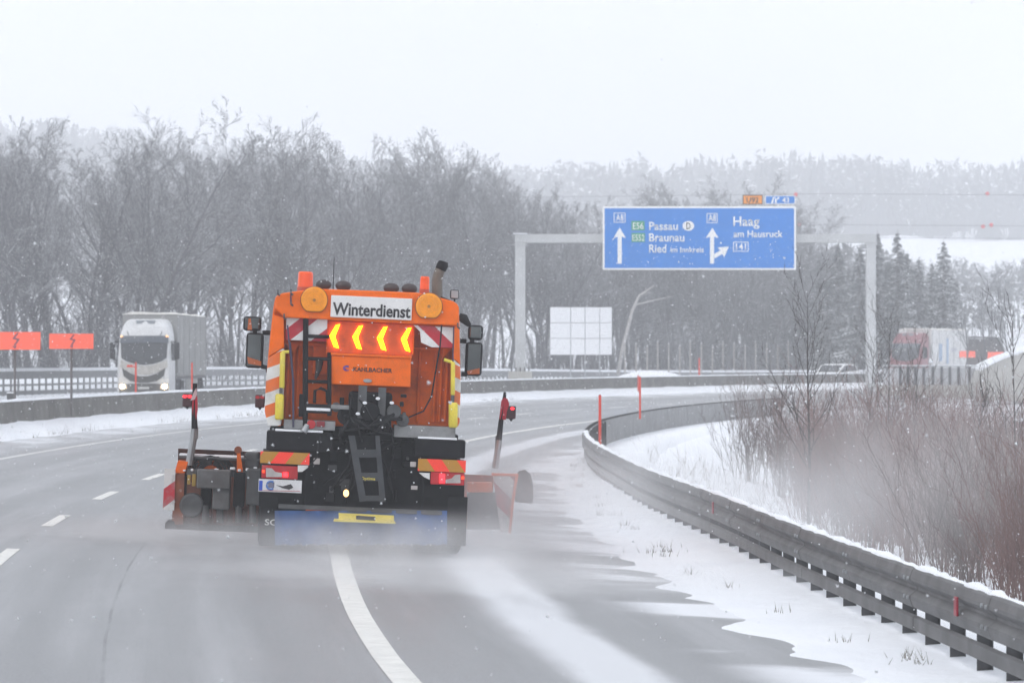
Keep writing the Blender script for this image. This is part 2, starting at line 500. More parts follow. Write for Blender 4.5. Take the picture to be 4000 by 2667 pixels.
# opposite carriageway
oc = resample(catmull(OPP.tolist()), 3.0)
tg = np.gradient(oc, axis=0); tg /= np.linalg.norm(tg, axis=1)[:, None]
nl = np.stack([-tg[:, 1], tg[:, 0]], 1)
vs, fs, uvs = [], [], []
for i, (p, n) in enumerate(zip(oc, nl)):
    for s in (-6.4, -3, 0, 3, 6.4):
        q = p + n * s; vs.append((q[0], q[1], .26)); uvs.append((s * .3, i * 3.0))
for i in range(len(oc) - 1):
    for c in range(4): fs.append((i * 5 + c + 1, i * 5 + c, (i + 1) * 5 + c, (i + 1) * 5 + c + 1))
me = bpy.data.meshes.new('opposite_road'); me.from_pydata(vs, [], fs)
ul = me.uv_layers.new(name='UVMap')
for i, lp in enumerate(me.loops): ul.data[i].uv = uvs[lp.vertex_index]
tag(link('opposite_road', me, asphalt('opposite_asphalt', 1.0)), 'far carriageway beyond the concrete median barrier', 'road', kind='structure')

# right guard rail alignment: distance from the edge line along the bend (it flares towards the camera)
RAILTOP = .74
_rv = np.array([(-60, -4.2), (0, -4.25), (20, -4.4), (35, -5.05), (52, -5.45), (74, -5.0), (94, -4.15), (110, -3.72), (140, -3.42), (330, -3.6)])
_rf = np.arange(-60, 331, 1.0); _rs = np.interp(_rf, _rv[:, 0], _rv[:, 1])
_rs = np.convolve(np.pad(_rs, 8, mode='edge'), np.hanning(19)[1:-1] / np.hanning(19)[1:-1].sum(), mode='valid')
def rail_s(v): return float(np.interp(v, _rf, _rs))

# ------------------------------------------------------------------ snow lying on the verges
rnd = random.Random(7)
def _n1(v, f, ph): return math.sin(v * f + ph) * .5 + math.sin(v * f * 2.3 + ph * 1.7) * .3 + math.sin(v * f * 5.1 + ph * 2.9) * .2
TONGUES = [(rnd.uniform(.15, .6), v + rnd.uniform(-1.2, 1.2), rnd.uniform(.7, 1.5)) for v in np.arange(14, 120, 3.7)]
def drift_edge(v):
    e = -3.62 + .12 * _n1(v, .9, 1.0) + .05 * _n1(v, 3.1, .3)
    for a, c, w in TONGUES:
        q = (v - c) / w
        if abs(q) < 1: e += a * (1 - abs(q)) ** 1.6
    e += .35 * float(sm(75, 130, v))
    return max(e, rail_s(v) + .25)
def drift_h(s, v, t):
    b = -.012 + .03 * float(sm(0, .12, t)) + .12 * float(sm(.15, .5, t)) + .03 * _n1(v * 1.3 + s * 2, .9, 2.0) * t
    return b - 1.1 * float(sm(.5, 1.0, t))
dr = strip('snow_drift', SNOW, drift_edge, lambda v: rail_s(v) - 3.0, 6, 200, .25, .0, cols=18, zf=drift_h, uv=False)
tag(dr, 'tongues of blown snow along the right hard shoulder below the guard rail', 'snow', kind='structure')
def verge_edge(v): return 9.4 + .12 * _n1(v, .5, .2) + .06 * _n1(v, 2.2, 1.1)
def verge_h(s, v, t): return -.01 + (.10 * min(1, t * 6)) + .26 * float(sm(.1, 1, t)) + .03 * _n1(v + 3 * s, 1.1, .7) * t
vg = strip('snow_bank', SNOW, verge_edge, 10.45, 40, 300, .35, .004, cols=9, zf=verge_h, uv=False)
tag(vg, 'low bank of ploughed snow along the foot of the median barrier', 'snow', kind='structure')

# dry grass poking out of the snow
def grass_patch(name, label, spots, seed, hgt=.22, n=14, mat_=None):
    r = random.Random(seed); mb = MB()
    for p in spots:
        for _ in range(n):
            a = r.uniform(0, 6.28); d = r.gauss(0, .12); h = hgt * r.uniform(.4, 1.2)
            q = p + Vector((math.cos(a) * d, math.sin(a) * d, -.03)); w = .004
            t = q + Vector((r.gauss(0, .4) * h, r.gauss(0, .4) * h, h))
            mb.add([q + Vector((-w, 0, 0)), q + Vector((w, 0, 0)), t], [(0, 1, 2)])
    return tag(mb.build(name, mat_), label, 'grass', kind='stuff')
DRY = mat('dry_grass', (.22, .205, .18), .8, var=.3)
spots = [road(drift_edge(v) * .0 - 4.15 - .35 * rnd.random() + .3 * float(sm(60, 110, v)), v, .10) for v in np.r_[np.random.default_rng(3).uniform(24, 110, 38)]]
grass_patch('dry_grass', 'thin dry grass tufts sticking out of the right-hand drift', spots, 5, .11, 9, DRY)
spots = [road(9.0 + .3 * rnd.random(), v, .08) for v in np.random.default_rng(4).uniform(80, 170, 50)]
grass_patch('verge_grass', 'dry grass tufts in the ploughed snow below the median barrier', spots, 6, .2, 6, DRY)

# ------------------------------------------------------------------ concrete median barrier
SB = 10.36
bar = thing('median_barrier', 'long grey concrete median barrier with snow along its top', 'barrier')
vstep = 6.0
for k in range(48):
    v0 = 34 + k * vstep; v1 = v0 + vstep - .03
    if v1 > 325: break
    vs, fs = [], []
    prof = [(.30, -.25), (.30, .12), (.16, .34), (.09, .93), (-.09, .93), (-.16, .34), (-.30, .12), (-.30, -.25)]
    prof = prof[::-1]
    for v in np.linspace(v0, v1, 4):
        for ds, z in prof:
            p = road(SB + ds, v, 0); p.z = BANK * SB + z - .1; vs.append(p)
    n = len(prof)
    for i in range(3):
        for c in range(n): fs.append((i * n + c, i * n + (c + 1) % n, (i + 1) * n + (c + 1) % n, (i + 1) * n + c))
    fs += [tuple(range(n - 1, -1, -1)), tuple(3 * n + c for c in range(n))]
    mb = MB(); mb.add(vs, fs); mb.build('barrier_segment', CONCRETE, bar)
    vs, fs = [], []
    for v in np.linspace(v0 - .012, v1 + .012, 13):
        hh = .045 + .014 * _n1(v, 1.7, .5)
        for ds, z in ((.11, -.012), (.10, hh * .6), (.05, hh), (-.05, hh), (-.10, hh * .6), (-.11, -.012)):
            p = road(SB + ds, v, 0); p.z = BANK * SB + .83 + .003 + z; vs.append(p)
    for i in range(12):
        for c in range(5): fs.append((i * 6 + c + 1, i * 6 + c, (i + 1) * 6 + c, (i + 1) * 6 + c + 1))
    mb = MB(); mb.add(vs, fs); mb.build('snow_cap', SNOW, bar, smooth=True)

# ------------------------------------------------------------------ right guard rail (two beams on close posts)
rail = thing('guard_rail', 'galvanized steel guard rail with two beams beside the right shoulder', 'guard rail')
def rpt(v, ds, z):
    s = rail_s(v); p = road(s + ds, v, 0); p.z = BANK * max(s, -4.6) + z; return p
def rail_piece(name, prof, v0, v1, n, mat_, closed=True, smooth=False):
    vs, fs = [], []; k = len(prof)
    for v in np.linspace(v0, v1, n + 1):
        for ds, z in prof: vs.append(rpt(v, ds, z))
    m = k if closed else k - 1
    for i in range(n):
        for c in range(m): fs.append((i * k + (c + 1) % k, i * k + c, (i + 1) * k + c, (i + 1) * k + (c + 1) % k))
    if closed: fs += [tuple(range(k)), tuple(n * k + c for c in range(k - 1, -1, -1))]
    mb = MB(); mb.add(vs, fs); return mb.build(name, mat_, rail, smooth=smooth)
# W-beam profile, road side at +ds
POSTM = mat('dark_post_steel', (.07, .07, .073), .65, metal=.1, var=.25, gamt=.4, grime=(.11, .11, .113))
RAILM = mat('rail_steel', (.135, .134, .135), .6, metal=.15, var=.35, scale=2.5, gamt=.6, grime=(.075, .072, .072), bump=.05)
WB = [(.085, .74), (.105, .72), (.125, .66), (.125, .63), (.06, .575), (.06, .545), (.125, .49), (.125, .46), (.105, .40), (.085, .38)]
W = WB + [(d - .022, z) for d, z in WB[::-1]]
LB = [(.05, .30), (.075, .285), (.075, .175), (.05, .16), (.03, .16), (.03, .30)]
for k in range(38):
    v0 = 14 + 4 * k
    ov = 0 if k % 2 == 0 else .003
    rail_piece('beam', [(d + ov, z) for d, z in W], v0, v0 + 3.985, 4, RAILM)
    if k < 22: rail_piece('lower_beam', [(d + ov, z) for d, z in LB], v0, v0 + 3.985, 3, RAILM)
    cap = [(.100, .722), (.092, .742), (.055, .757), (.0, .757), (-.025, .745), (-.03, .715)]
    if k < 20:
        vs, fs = [], []
        for v in np.linspace(v0, v0 + 3.99, 25):
            q = .5 + .9 * _n1(v, 2.3, .4) + .5 * _n1(v, 7.1, 1.9); q = min(max(q, .12), 1.3)
            for a_, b_ in cap: vs.append(rpt(v, .035 + (a_ - .035) * (.55 + .4 * q), .725 + (b_ - .722) * q * .95 + .012))
        for i in range(24):
            for c in range(5): fs.append((i * 6 + c + 1, i * 6 + c, (i + 1) * 6 + c, (i + 1) * 6 + c + 1))
        MB().add(vs, fs).build('snow_cap', SNOW, rail, smooth=True)
post_me = MB()
post_me.bb(-.028, .10, -.006, .006, -1.0, .70).bb(.092, .10, -.05, .05, -1.0, .70)
post_me = post_me.mesh('post'); post_me.materials.append(POSTM)
for v in np.arange(15, 110, 1.333):
    p = rpt(v, -.01, 0)
    o = link('post', post_me, None, rail); o.location = p; o.rotation_euler = (0, 0, -heading(v))
bolt_me = MB().tube([(-.012, 0, 0), (.012, 0, 0)], .02, 6).mesh('bolt'); bolt_me.materials.append(STEEL)
for k in range(1, 12):
    v0 = 14 + 4 * k
    rail_piece('lap_plate', [(d + .006, z) for d, z in W], v0 - .16, v0 + .16, 1, RAILM)
    for dv in (-.1, .1):
        for z in (.645, .475):
            o = link('bolt', bolt_me, None, rail); o.location = rpt(v0 + dv, .136, z); o.rotation_euler = (0, 0, -heading(v0))
# closed back plates where the rail turns away round the bend
BACK = mat('dirty_barrier_steel', (.22, .222, .225), .6, metal=.3, var=.25, scale=2, gamt=.5, grime=(.16, .155, .15))
for k in range(14):
    v0 = 80 + 6 * k
    rail_piece('back_plate', [(-.02, .70), (-.02, -.35), (-.05, -.35), (-.05, .70)], v0, v0 + 5.97, 3, BACK)
REFL = mat('red_reflector', (.28, .015, .03), .4, var=.2)
for px in (52.0, 31.3):
    mb = MB(); mb.box((.0, 0, 0), (.02, .11, .16)); o = mb.build('reflector', REFL, rail, bevel=.006)
    o.location = rpt(px, .14, .56); o.rotation_euler = (0, 0, -heading(px))

# ------------------------------------------------------------------ snow poles
def snow_pole(px, ytop, ybot, d, label, wpx, arm=False):
    a = at(px, ytop, d); b = at(px, ybot, d); r = wpx / F * d / 2
    t = thing('snow_pole', label, 'snow pole', (a.x, d, b.z), group='red snow poles')
    h = a.z - b.z
    MB().tube([(0, 0, -.3), (0, 0, h)], [r, r * .9], 8).build('pole', REDPOLE, t)
    MB().tube([(0, 0, h), (0, 0, h + .02)], [r * .9, r * .5], 8).build('end_cap', mat('dark_red', (.3, .03, .03), .5), t)
    if arm: MB().bb(-.28, 0, -r, r, h - .15, h - .08).build('arm', REDPOLE, t, bevel=.005)
    return t
snow_pole(1378, 908, 1042, 85, 'tall orange-red snow pole behind the guard rail apex', 7)
snow_pole(1470, 866, 938, 112, 'thin red snow pole behind the guard rail, second along the bend', 5)
snow_pole(1606, 822, 862, 205, 'short faint red pole beyond the median barrier near the snow mound', 4)
snow_pole(1466, 862, 884, 185, 'tiny red marker stub on the far side of the median barrier', 4)
snow_pole(312, 832, 915, 120, 'red pole with a side arm in front of the oncoming lorry', 4.6, arm=True)
snow_pole(441, 833, 905, 132, 'red pole behind the median barrier beside the left plough flag', 4.6)

# ------------------------------------------------------------------ orange tent-shaped warning boards with a lightning arrow
FLUO = mat('fluorescent_orange', (.95, .13, .07), .6, var=.05, scale=2)
FLUO_IN = mat('board_inside', (.22, .05, .04), .7)
POLE = mat('pole_grey', (.16, .15, .15), .6, metal=.2)
def tent_sign(pxc, ytop, ybot, wpx, d, label, pole_bottom, yaw, thick=.012, zig=True):
    w = wpx / F * d; c = at(pxc, ybot, d); top = at(pxc, ytop, d)
    gzv = gz(c.x, d) if pole_bottom is None else at(0, pole_bottom, d).z
    t = thing('warning_board', label, 'warning sign', (c.x, d, gzv), (0, 0, yaw), group='orange lightning warning boards')
    h = top.z - c.z; z0 = c.z - gzv; dp = h * .55
    MB().add([(-w/2, -dp, z0), (w/2, -dp, z0), (w/2, 0, z0 + h), (-w/2, 0, z0 + h), (-w/2, -dp + thick, z0), (w/2, -dp + thick, z0), (w/2, thick, z0 + h - .01), (-w/2, thick, z0 + h - .01)],
        [(0, 1, 2, 3), (7, 6, 5, 4), (0, 4, 5, 1), (1, 5, 6, 2), (2, 6, 7, 3), (3, 7, 4, 0)]).build('front_board', FLUO, t)
    MB().add([(-w/2, dp + .02, z0), (w/2, dp + .02, z0), (w/2, .02, z0 + h), (-w/2, .02, z0 + h), (-w/2, dp + .02 - thick, z0), (w/2, dp + .02 - thick, z0), (w/2, .022 - thick, z0 + h - .01), (-w/2, .022 - thick, z0 + h - .01)],
        [(3, 2, 1, 0), (4, 5, 6, 7), (1, 5, 4, 0), (2, 6, 5, 1), (3, 7, 6, 2), (0, 4, 7, 3)]).build('rear_board', FLUO, t)
    MB().add([(w/2 - .004, -dp + .02, z0), (w/2 - .004, dp, z0), (w/2 - .004, .01, z0 + h - .02), (w/2 - .016, -dp + .02, z0), (w/2 - .016, dp, z0), (w/2 - .016, .01, z0 + h - .02)],
             [(0, 1, 2), (5, 4, 3), (0, 3, 4, 1), (1, 4, 5, 2), (2, 5, 3, 0)]).build('end_plate', FLUO_IN, t)  # dark sheet closing the open end, coloured as the tent's dark inside
    MB().tube([(0, 0.01, -.4), (0, .01, z0 + h * .6)], .032 if zig else .05, 8).build('post', POLE, t)
    if zig:
        def on(u, q): return (u * w, -dp * (1 - q) - .006, z0 + q * h)
        def poly(pts, nm):
            n = len(pts); a = [Vector(on(*p)) for p in pts]; b = [p + Vector((0, .004, 0)) for p in a]
            MB().add(a + b, [tuple(range(n)), tuple(range(2*n-1, n-1, -1))] + [(i, i + n, (i + 1) % n + n, (i + 1) % n) for i in range(n)]).build(nm, mat('grey_print', (.20, .06, .09), .6), t)
        poly([(-.045, .62), (.04, .94), (.075, .94), (.01, .66), (.10, .60), (.015, .22), (-.015, .25), (.05, .54)][::-1], 'lightning_arrow')
        poly([(-.045, .20), (.02, .05), (.045, .26), (.005, .20)], 'arrow_head')
    return t
tent_sign(34, 762, 803, 118, 100, 'orange lightning warning board cut by the left picture edge', 925, R(4))
tent_sign(164, 766, 801, 101, 102, 'orange lightning warning board nearest the oncoming lorry', 922, R(6))
tent_sign(2222, 806, 821, 36, 275, 'small far orange board beside the red lorry', 880, R(-4), zig=False)
tent_sign(2287, 808, 825, 37, 275, 'small far orange board at the end of the bridge railing', 880, R(-4), zig=False)
t = thing('marker_box', 'small dark box on the snow behind the barrier at far left', 'box', at(25, 919, 110))
MB().bb(-.11, .11, -.06, .06, -.3, .20).build('housing', DARKSTEEL, t, bevel=.02)
MB().bb(-.115, .115, -.065, .065, .2, .235).build('lid', SNOW, t, bevel=.01)

# ------------------------------------------------------------------ openwork parapet beyond the opposite carriageway
par = thing('parapet_railing', 'grey openwork parapet railing with a snow cap beyond the far carriageway', 'railing')
FP = resample(catmull([(a, b, c) for (a, b), c in zip(FENCE, (1.75, 1.68, 1.62, 1.52, 1.3, 1.1, 1.05, 1.1, 1.3))]), .30)
PARM = mat('railing_grey', (.20, .205, .215), .6, metal=.2, var=.15)
pc_me = MB().bb(-.06, .06, -.035, .035, -1.15, -.16).mesh('baluster'); pc_me.materials.append(PARM)
step_i = [i for i in range(0, len(FP), 1) if (i % 4 == 0 if FP[i][1] < 240 else i % 2 == 0)]
order = [i for i in step_i if -.15 < FP[i][0] / FP[i][1] < .12]
vis = [i for i in order if not (-.066 > FP[i][0] / FP[i][1] > -.098)]
single = set(vis[:300])
rest = MB()
def ftan(i):
    a = FP[max(i - 1, 0)]; b = FP[min(i + 1, len(FP) - 1)]; return math.atan2(b[1] - a[1], b[0] - a[0])
for i in step_i:
    if i in single:
        o = link('baluster', pc_me, None, par); o.location = FP[i]; o.rotation_euler = (0, 0, ftan(i))
    else:
        rest.box((FP[i][0], FP[i][1], FP[i][2] - .65), (.12, .07, .99), Matrix.Rotation(ftan(i), 3, 'Z'))
tag(rest.build('balusters', PARM, par), kind='stuff')
def ribbon(P, z0, z1, w, name, mat_, parent, every=12):
    for a in range(0, len(P) - 1, every):
        q = P[a:a + every + 1]
        if len(q) < 2: break
        vs, fs = [], []
        for i in range(len(q)):
            t = math.atan2(q[min(i + 1, len(q) - 1)][1] - q[max(i - 1, 0)][1], q[min(i + 1, len(q) - 1)][0] - q[max(i - 1, 0)][0])
            n = (-math.sin(t) * w / 2, math.cos(t) * w / 2)
            for sx, z in ((1, z0), (1, z1), (-1, z1), (-1, z0)): vs.append((q[i][0] + n[0] * sx, q[i][1] + n[1] * sx, q[i][2] + z))
        for i in range(len(q) - 1):
            for c in range(4): fs.append((i * 4 + c, i * 4 + (c + 1) % 4, (i + 1) * 4 + (c + 1) % 4, (i + 1) * 4 + c))
        fs += [(3, 2, 1, 0), tuple((len(q) - 1) * 4 + c for c in range(4))]
        MB().add(vs, fs).build(name, mat_, parent)
FQ = FP[::4]
vs, fs = [], []
for i, q in enumerate(FP[::6]):
    a_ = ftan(min(i * 6, len(FP) - 1)); nrm = (-math.sin(a_), math.cos(a_))
    for off, z in ((.9, -1.5), (1.3, -.95), (2.2, -.55 + .06 * _n1(i * .7, .9, .3)), (3.4, -.40 + .07 * _n1(i * .5, 1.1, 1.3)), (5.2, -.7), (8, -1.6)):
        vs.append((q[0] + nrm[0] * off, q[1] + nrm[1] * off, q[2] + z))
for i in range(len(FP[::6]) - 1):
    for c in range(5): fs.append((i * 6 + c, (i + 1) * 6 + c, (i + 1) * 6 + c + 1, i * 6 + c + 1))
tag(MB().add(vs, fs).build('snow_bank', SNOW, smooth=True), 'ploughed snow bank heaped behind the far parapet railing', 'snow', kind='structure')
ribbon(FQ, -.36, 0.0, .10, 'top_beam', PARM, par, 15)
ribbon(FQ, -.70, -.60, .10, 'middle_beam', PARM, par, 15)
ribbon(FQ, -1.12, -.92, .10, 'bottom_beam', PARM, par, 15)
ribbon(FQ, .004, .16, .16, 'snow_cap', SNOW, par, 15)

# ------------------------------------------------------------------ text
def text_mesh(s, x0, x1, z0, cap, y, name, mat_, parent, bold=.012, depth=.006, font_size=1.0):
    cu = bpy.data.curves.new('txt', 'FONT'); cu.body = s; cu.size = font_size; cu.offset = bold; cu.resolution_u = 3
    ob = bpy.data.objects.new('txt', cu); col.objects.link(ob)
    dg = bpy.context.evaluated_depsgraph_get(); dg.update()
    me = bpy.data.meshes.new_from_object(ob.evaluated_get(dg))
    bpy.data.objects.remove(ob); bpy.data.curves.remove(cu)
    co = np.empty(len(me.vertices) * 3); me.vertices.foreach_get('co', co); co = co.reshape(-1, 3)
    a, b = co[:, 0].min(), co[:, 0].max(); top = co[:, 1].max()
    sx = (x1 - x0) / (b - a); sz = cap / top
    out = np.stack([x0 + (co[:, 0] - a) * sx, np.full(len(co), y), z0 + co[:, 1] * sz], 1)
    me.vertices.foreach_set('co', out.ravel()); me.name = name; me.materials.clear()
    bm = bmesh.new(); bm.from_mesh(me)
    r = bmesh.ops.extrude_face_region(bm, geom=bm.faces[:])
    bmesh.ops.translate(bm, verts=[g for g in r['geom'] if isinstance(g, bmesh.types.BMVert)], vec=(0, -depth, 0))
    bmesh.ops.recalc_face_normals(bm, faces=bm.faces[:])
    bm.to_mesh(me); bm.free()
    return link(name, me, mat_, parent)

# ------------------------------------------------------------------ sign gantry
GD = 178.0
gl, gr_ = at(1195, 865, GD), at(2000, 865, GD)
gan = thing('sign_gantry', 'pale grey portal gantry spanning the carriageway under the blue sign', 'gantry', (gl.x, GD, gl.z))
GANT = mat('gantry_paint', (.47, .48, .485), .5, var=.1, scale=1, gamt=.3, grime=(.38, .38, .38))
GW = gr_.x - gl.x; GT = at(0, 538, GD).z - gl.z
MB().bb(-.24, .24, -.25, .25, -.0, GT - .4).build('post', GANT, gan, bevel=.03)
MB().bb(GW - .22, GW + .22, -.25, .25, -1.6, GT - .4).build('post', GANT, gan, bevel=.03)
MB().bb(-.25, GW + .24, -.24, .24, GT - .397, GT).build('cross_beam', GANT, gan, bevel=.02)
MB().bb(GW - .29, GW + .29, -.3, .3, GT - .5, GT - .44).build('flange', GANT, gan)
MB().bb(-.30, .30, -.3, .3, GT - .5, GT - .44).build('flange', GANT, gan)
MB().bb(-.33, .33, -.3, .3, GT + .004, GT + .05).build('snow_cap', SNOW, gan, bevel=.015)
ped = MB().bb(-.55, .55, -.5, .5, -1.6, .25).build('pedestal', PALECONCRETE, gan, bevel=.03)
for k in range(5):
    MB().tube([(-.4 + .2 * k, -.42, .25), (-.4 + .2 * k, -.42, .43)], .035, 6).build('anchor_bolt', DARKSTEEL, ped)
sgn = thing('direction_sign', 'large blue motorway direction sign on the gantry', 'road sign', at(1606.5, 620, GD - .55))
SWm = 8.94; K = SWm / 2085.0
def sx_(z): return (z - 1197.5) * K
def sz_(z): return (918 - z) * K
def sbox(x0, x1, z0, z1, y0, y1, name, m, par=None, bevel=0):
    return MB().bb(sx_(x0), sx_(x1), y0, y1, sz_(z1), sz_(z0)).build(name, m, par or sgn, bevel=bevel)
sbox(155, 2240, 232, 918, 0, .12, 'border', TEXTWHITE, bevel=.03)
sbox(176, 2218, 254, 897, -.008, .05, 'face', BLUESIGN)
def frame(x0, x1, z0, z1, t, nm, m, par=None):
    mb = MB()
    for a, b, c, d in ((x0, x1, z0, z0 + t), (x0, x1, z1 - t, z1), (x0, x0 + t, z0 + t, z1 - t), (x1 - t, x1, z0 + t, z1 - t)):
        mb.bb(sx_(a), sx_(b), -.016, -.009, sz_(d), sz_(c))
    return mb.build(nm, m, par or sgn)
def stext(s, x0, x1, base, cap, y=-.009, m=TEXTWHITE, bold=.016, nm='lettering', par=None):
    return text_mesh(s, sx_(x0), sx_(x1), sz_(base), cap * K, y, nm, m, par or sgn, bold, .008)
frame(275, 400, 302, 408, 7, 'route_frame', TEXTWHITE); stext('A8', 297, 380, 388, 68)
frame(1275, 1392, 308, 413, 7, 'route_frame', TEXTWHITE); stext('A8', 1293, 1376, 392, 68)
GREENS = mat('green_plate', (.02, .30, .16), .45, var=.05)
sbox(464, 607, 390, 493, -.016, -.009, 'green_plate', GREENS); stext('E56', 480, 595, 478, 70, -.0165, bold=.005)
sbox(466, 610, 520, 617, -.016, -.009, 'green_plate', GREENS); stext('E552', 474, 604, 604, 66, -.0165, bold=.005)
stext('Passau', 655, 965, 487, 86); stext('Braunau', 655, 1035, 610, 86); stext('Ried', 655, 840, 730, 86)
stext('im Innkreis', 885, 1245, 728, 58)
stext('Haag', 1562, 1845, 443, 100); stext('am Hausruck', 1565, 2095, 565, 72)
frame(1562, 1727, 615, 720, 7, 'route_frame', TEXTWHITE); stext('141', 1590, 1700, 700, 68)
MB().disc((sx_(1078), sz_(443)), (63 * K, 53 * K), -.016, -.009, 28).build('oval_plate', TEXTWHITE, sgn)
stext('D', 1057, 1101, 478, 70, -.0165, TEXTBLACK)
def sprism(pts, nm, m=TEXTWHITE, y0=-.016, y1=-.009, par=None):
    return MB().prism([(sx_(a), sz_(b)) for a, b in pts], y0, y1).build(nm, m, par or sgn)
sprism([(316, 850), (360, 850), (360, 560), (405, 575), (338, 460), (270, 575), (316, 560)], 'arrow')
sprism([(1312, 850), (1355, 850), (1355, 560), (1405, 575), (1337, 463), (1265, 575), (1312, 560)], 'arrow')
sprism([(1357, 795), (1357, 745), (1425, 706), (1390, 676), (1515, 667), (1465, 780), (1443, 746)], 'branch_arrow')
for k in (.28, .72):
    MB().bb(-SWm / 2 + SWm * k - .08, -SWm / 2 + SWm * k + .08, .125, .30, .5, 2.6).build('bracket', GANT, sgn)
def small_sign(x0, x1, z0, z1, label, bordermat, facemat, inset):
    p = thing('gantry_plate', label, 'road sign', at(1606.5, 620, GD - .5), group='small plates above the blue sign')
    sbox(x0, x1, z0, z1, 0, .06, 'border', bordermat, p, .015)
    sbox(x0 + inset, x1 - inset, z0 + inset, z1 - inset, -.006, .02, 'face', facemat, p)
    sbox((x0 + x1) / 2 - 8, (x0 + x1) / 2 + 8, z1 - 4, 300, .062, .10, 'bracket', GANT, p)
    return p
p = small_sign(1665, 1880, 110, 212, 'small orange U92 diversion plate above the blue sign', TEXTBLACK, mat('orange_plate', (.80, .28, .03), .45, var=.05), 8)
stext('U92', 1705, 1835, 192, 58, -.007, TEXTBLACK, par=p)
p = small_sign(1907, 2230, 117, 208, 'small blue exit 43 plate above the blue sign', TEXTWHITE, BLUESIGN, 7)
stext('43', 2090, 2165, 192, 55, -.007, par=p)
sprism([(1970, 196), (1993, 196), (2003, 132), (1990, 132)], 'motorway_symbol', TEXTWHITE, -.014, -.007, p)
sprism([(2012, 196), (2032, 196), (2030, 168), (2050, 150), (2060, 152), (2058, 130), (2036, 134), (2042, 142), (2024, 156), (2016, 132), (2008, 132)], 'exit_symbol', TEXTWHITE, -.014, -.007, p)

# ------------------------------------------------------------------ back of a white sign beyond the far carriageway
wd = 212.0
a, b = at(1263, 815, wd), at(1406, 705, wd)
sb_ = thing('road_sign', 'white panelled back of a road sign in front of the wood', 'road sign', (a.x, wd, gz(a.x, wd)))
z0, z1, W_ = a.z - sb_.location.z, b.z - sb_.location.z, b.x - a.x
xs = [0, .335, .565, .80, 1.0]; zs = [0, .345, .67, 1.0]
PAN = mat('white_panel', (.74, .75, .77), .5, var=.04)
for i in range(4):
    for j in range(3):
        MB().bb(W_ * xs[i] + .02, W_ * xs[i + 1] - .02, 0, .04, z0 + (z1 - z0) * zs[j] + .015, z0 + (z1 - z0) * zs[j + 1] - .015).build('panel', PAN, sb_, bevel=.006)
for k in xs[1:4]: MB().bb(W_ * k - .035, W_ * k + .035, .03, .12, -.3, z1).build('post', STEEL, sb_)
MB().bb(0, W_, .045, .06, z0, z1).build('backing', GREYPAINT, sb_)

# ------------------------------------------------------------------ bridge railing, wing wall and barn at the far right
RD = 215.0
br = thing('bridge_railing', 'grey bridge railing with dark posts above the red shrubs', 'railing', at(2145, 884, RD), group=None)
xl, xr = (2028 - 2145) / F * RD, (2269 - 2145) / F * RD; hh = 44 / F * RD
MB().bb(xl, xr, -.06, .06, hh - .05, hh).build('top_rail', STEEL, br)
MB().bb(xl, xr, -.08, .08, hh + .004, hh + .05).build('snow_cap', SNOW, br, bevel=.015)
MB().bb(xl, xr, .05, .08, .0, hh - .12).build('haze_backing', mat('pale_haze_backing', (.50, .51, .53), .5, var=.08), br)  # pale sheet added to stand for snowy haze seen between the posts
MB().bb(xl - .4, xr + .3, -.3, .5, -1.6, 0.0).build('parapet_beam', PALECONCRETE, br)
for zx in (1215, 1285, 1355, 1430, 1515, 1595, 1670, 1750, 1850, 1930, 2010):
    x = (1764 + .25 * zx - 2145) / F * RD
    MB().bb(x - .07, x + .07, -.07, .04, 0, hh - .055).build('post', mat('dark_post', (.06, .06, .068), .6), br)
MB().tube([(xl, 0, hh - .03), (xl - .35, 0, hh - .25), (xl - .2, 0, 0)], .05, 6).build('end_post', STEEL, br)
ww = thing('wing_wall', 'pale concrete wing wall with a sloping snow cap at right edge', 'wall', at(2320, 930, 212))
def wp(px, py): return ((px - 2320) / F * 212, (930 - py) / F * 212)
top = [(2255, 850), (2275, 838), (2310, 822), (2352, 808), (2400, 796), (2460, 788)]
MB().prism([wp(*q) for q in top] + [wp(2460, 990), wp(2240, 990), wp(2240, 880)], 0, 5).build('wall', PALECONCRETE, ww)
mb = MB(); P = [wp(*q) for q in top]
mb.prism(P + [(x, z + .12) for x, z in P[::-1]], -.06, 5.02)
mb.build('snow_cap', SNOW, ww)
bn = thing('barn', 'dark weathered barn with a sloping roof behind the far orange boards', 'building', at(2240, 870, 300))
def bp_(px, py): return ((px - 2240) / F * 300, (870 - py) / F * 300)
BARN = mat('dark_boards', (.075, .065, .062), .8, var=.25)
MB().prism([bp_(2190, 870), bp_(2306, 870), bp_(2306, 815), bp_(2290, 778), bp_(2205, 778), bp_(2190, 800)], 0, 7).build('wall', BARN, bn)
mb = MB(); P = [bp_(2188, 802), bp_(2205, 776), bp_(2291, 776), bp_(2309, 812)]
mb.prism(P + [(x, z + .12) for x, z in P[::-1]], -.3, 7.3); mb.build('roof', mat('barn_roof', (.10, .095, .095), .8), bn)
MB().bb(bp_(2225, 0)[0], bp_(2250, 0)[0], -.04, 0, -.5, bp_(0, 835)[1]).build('door', mat('barn_door', (.05, .045, .04), .8), bn)

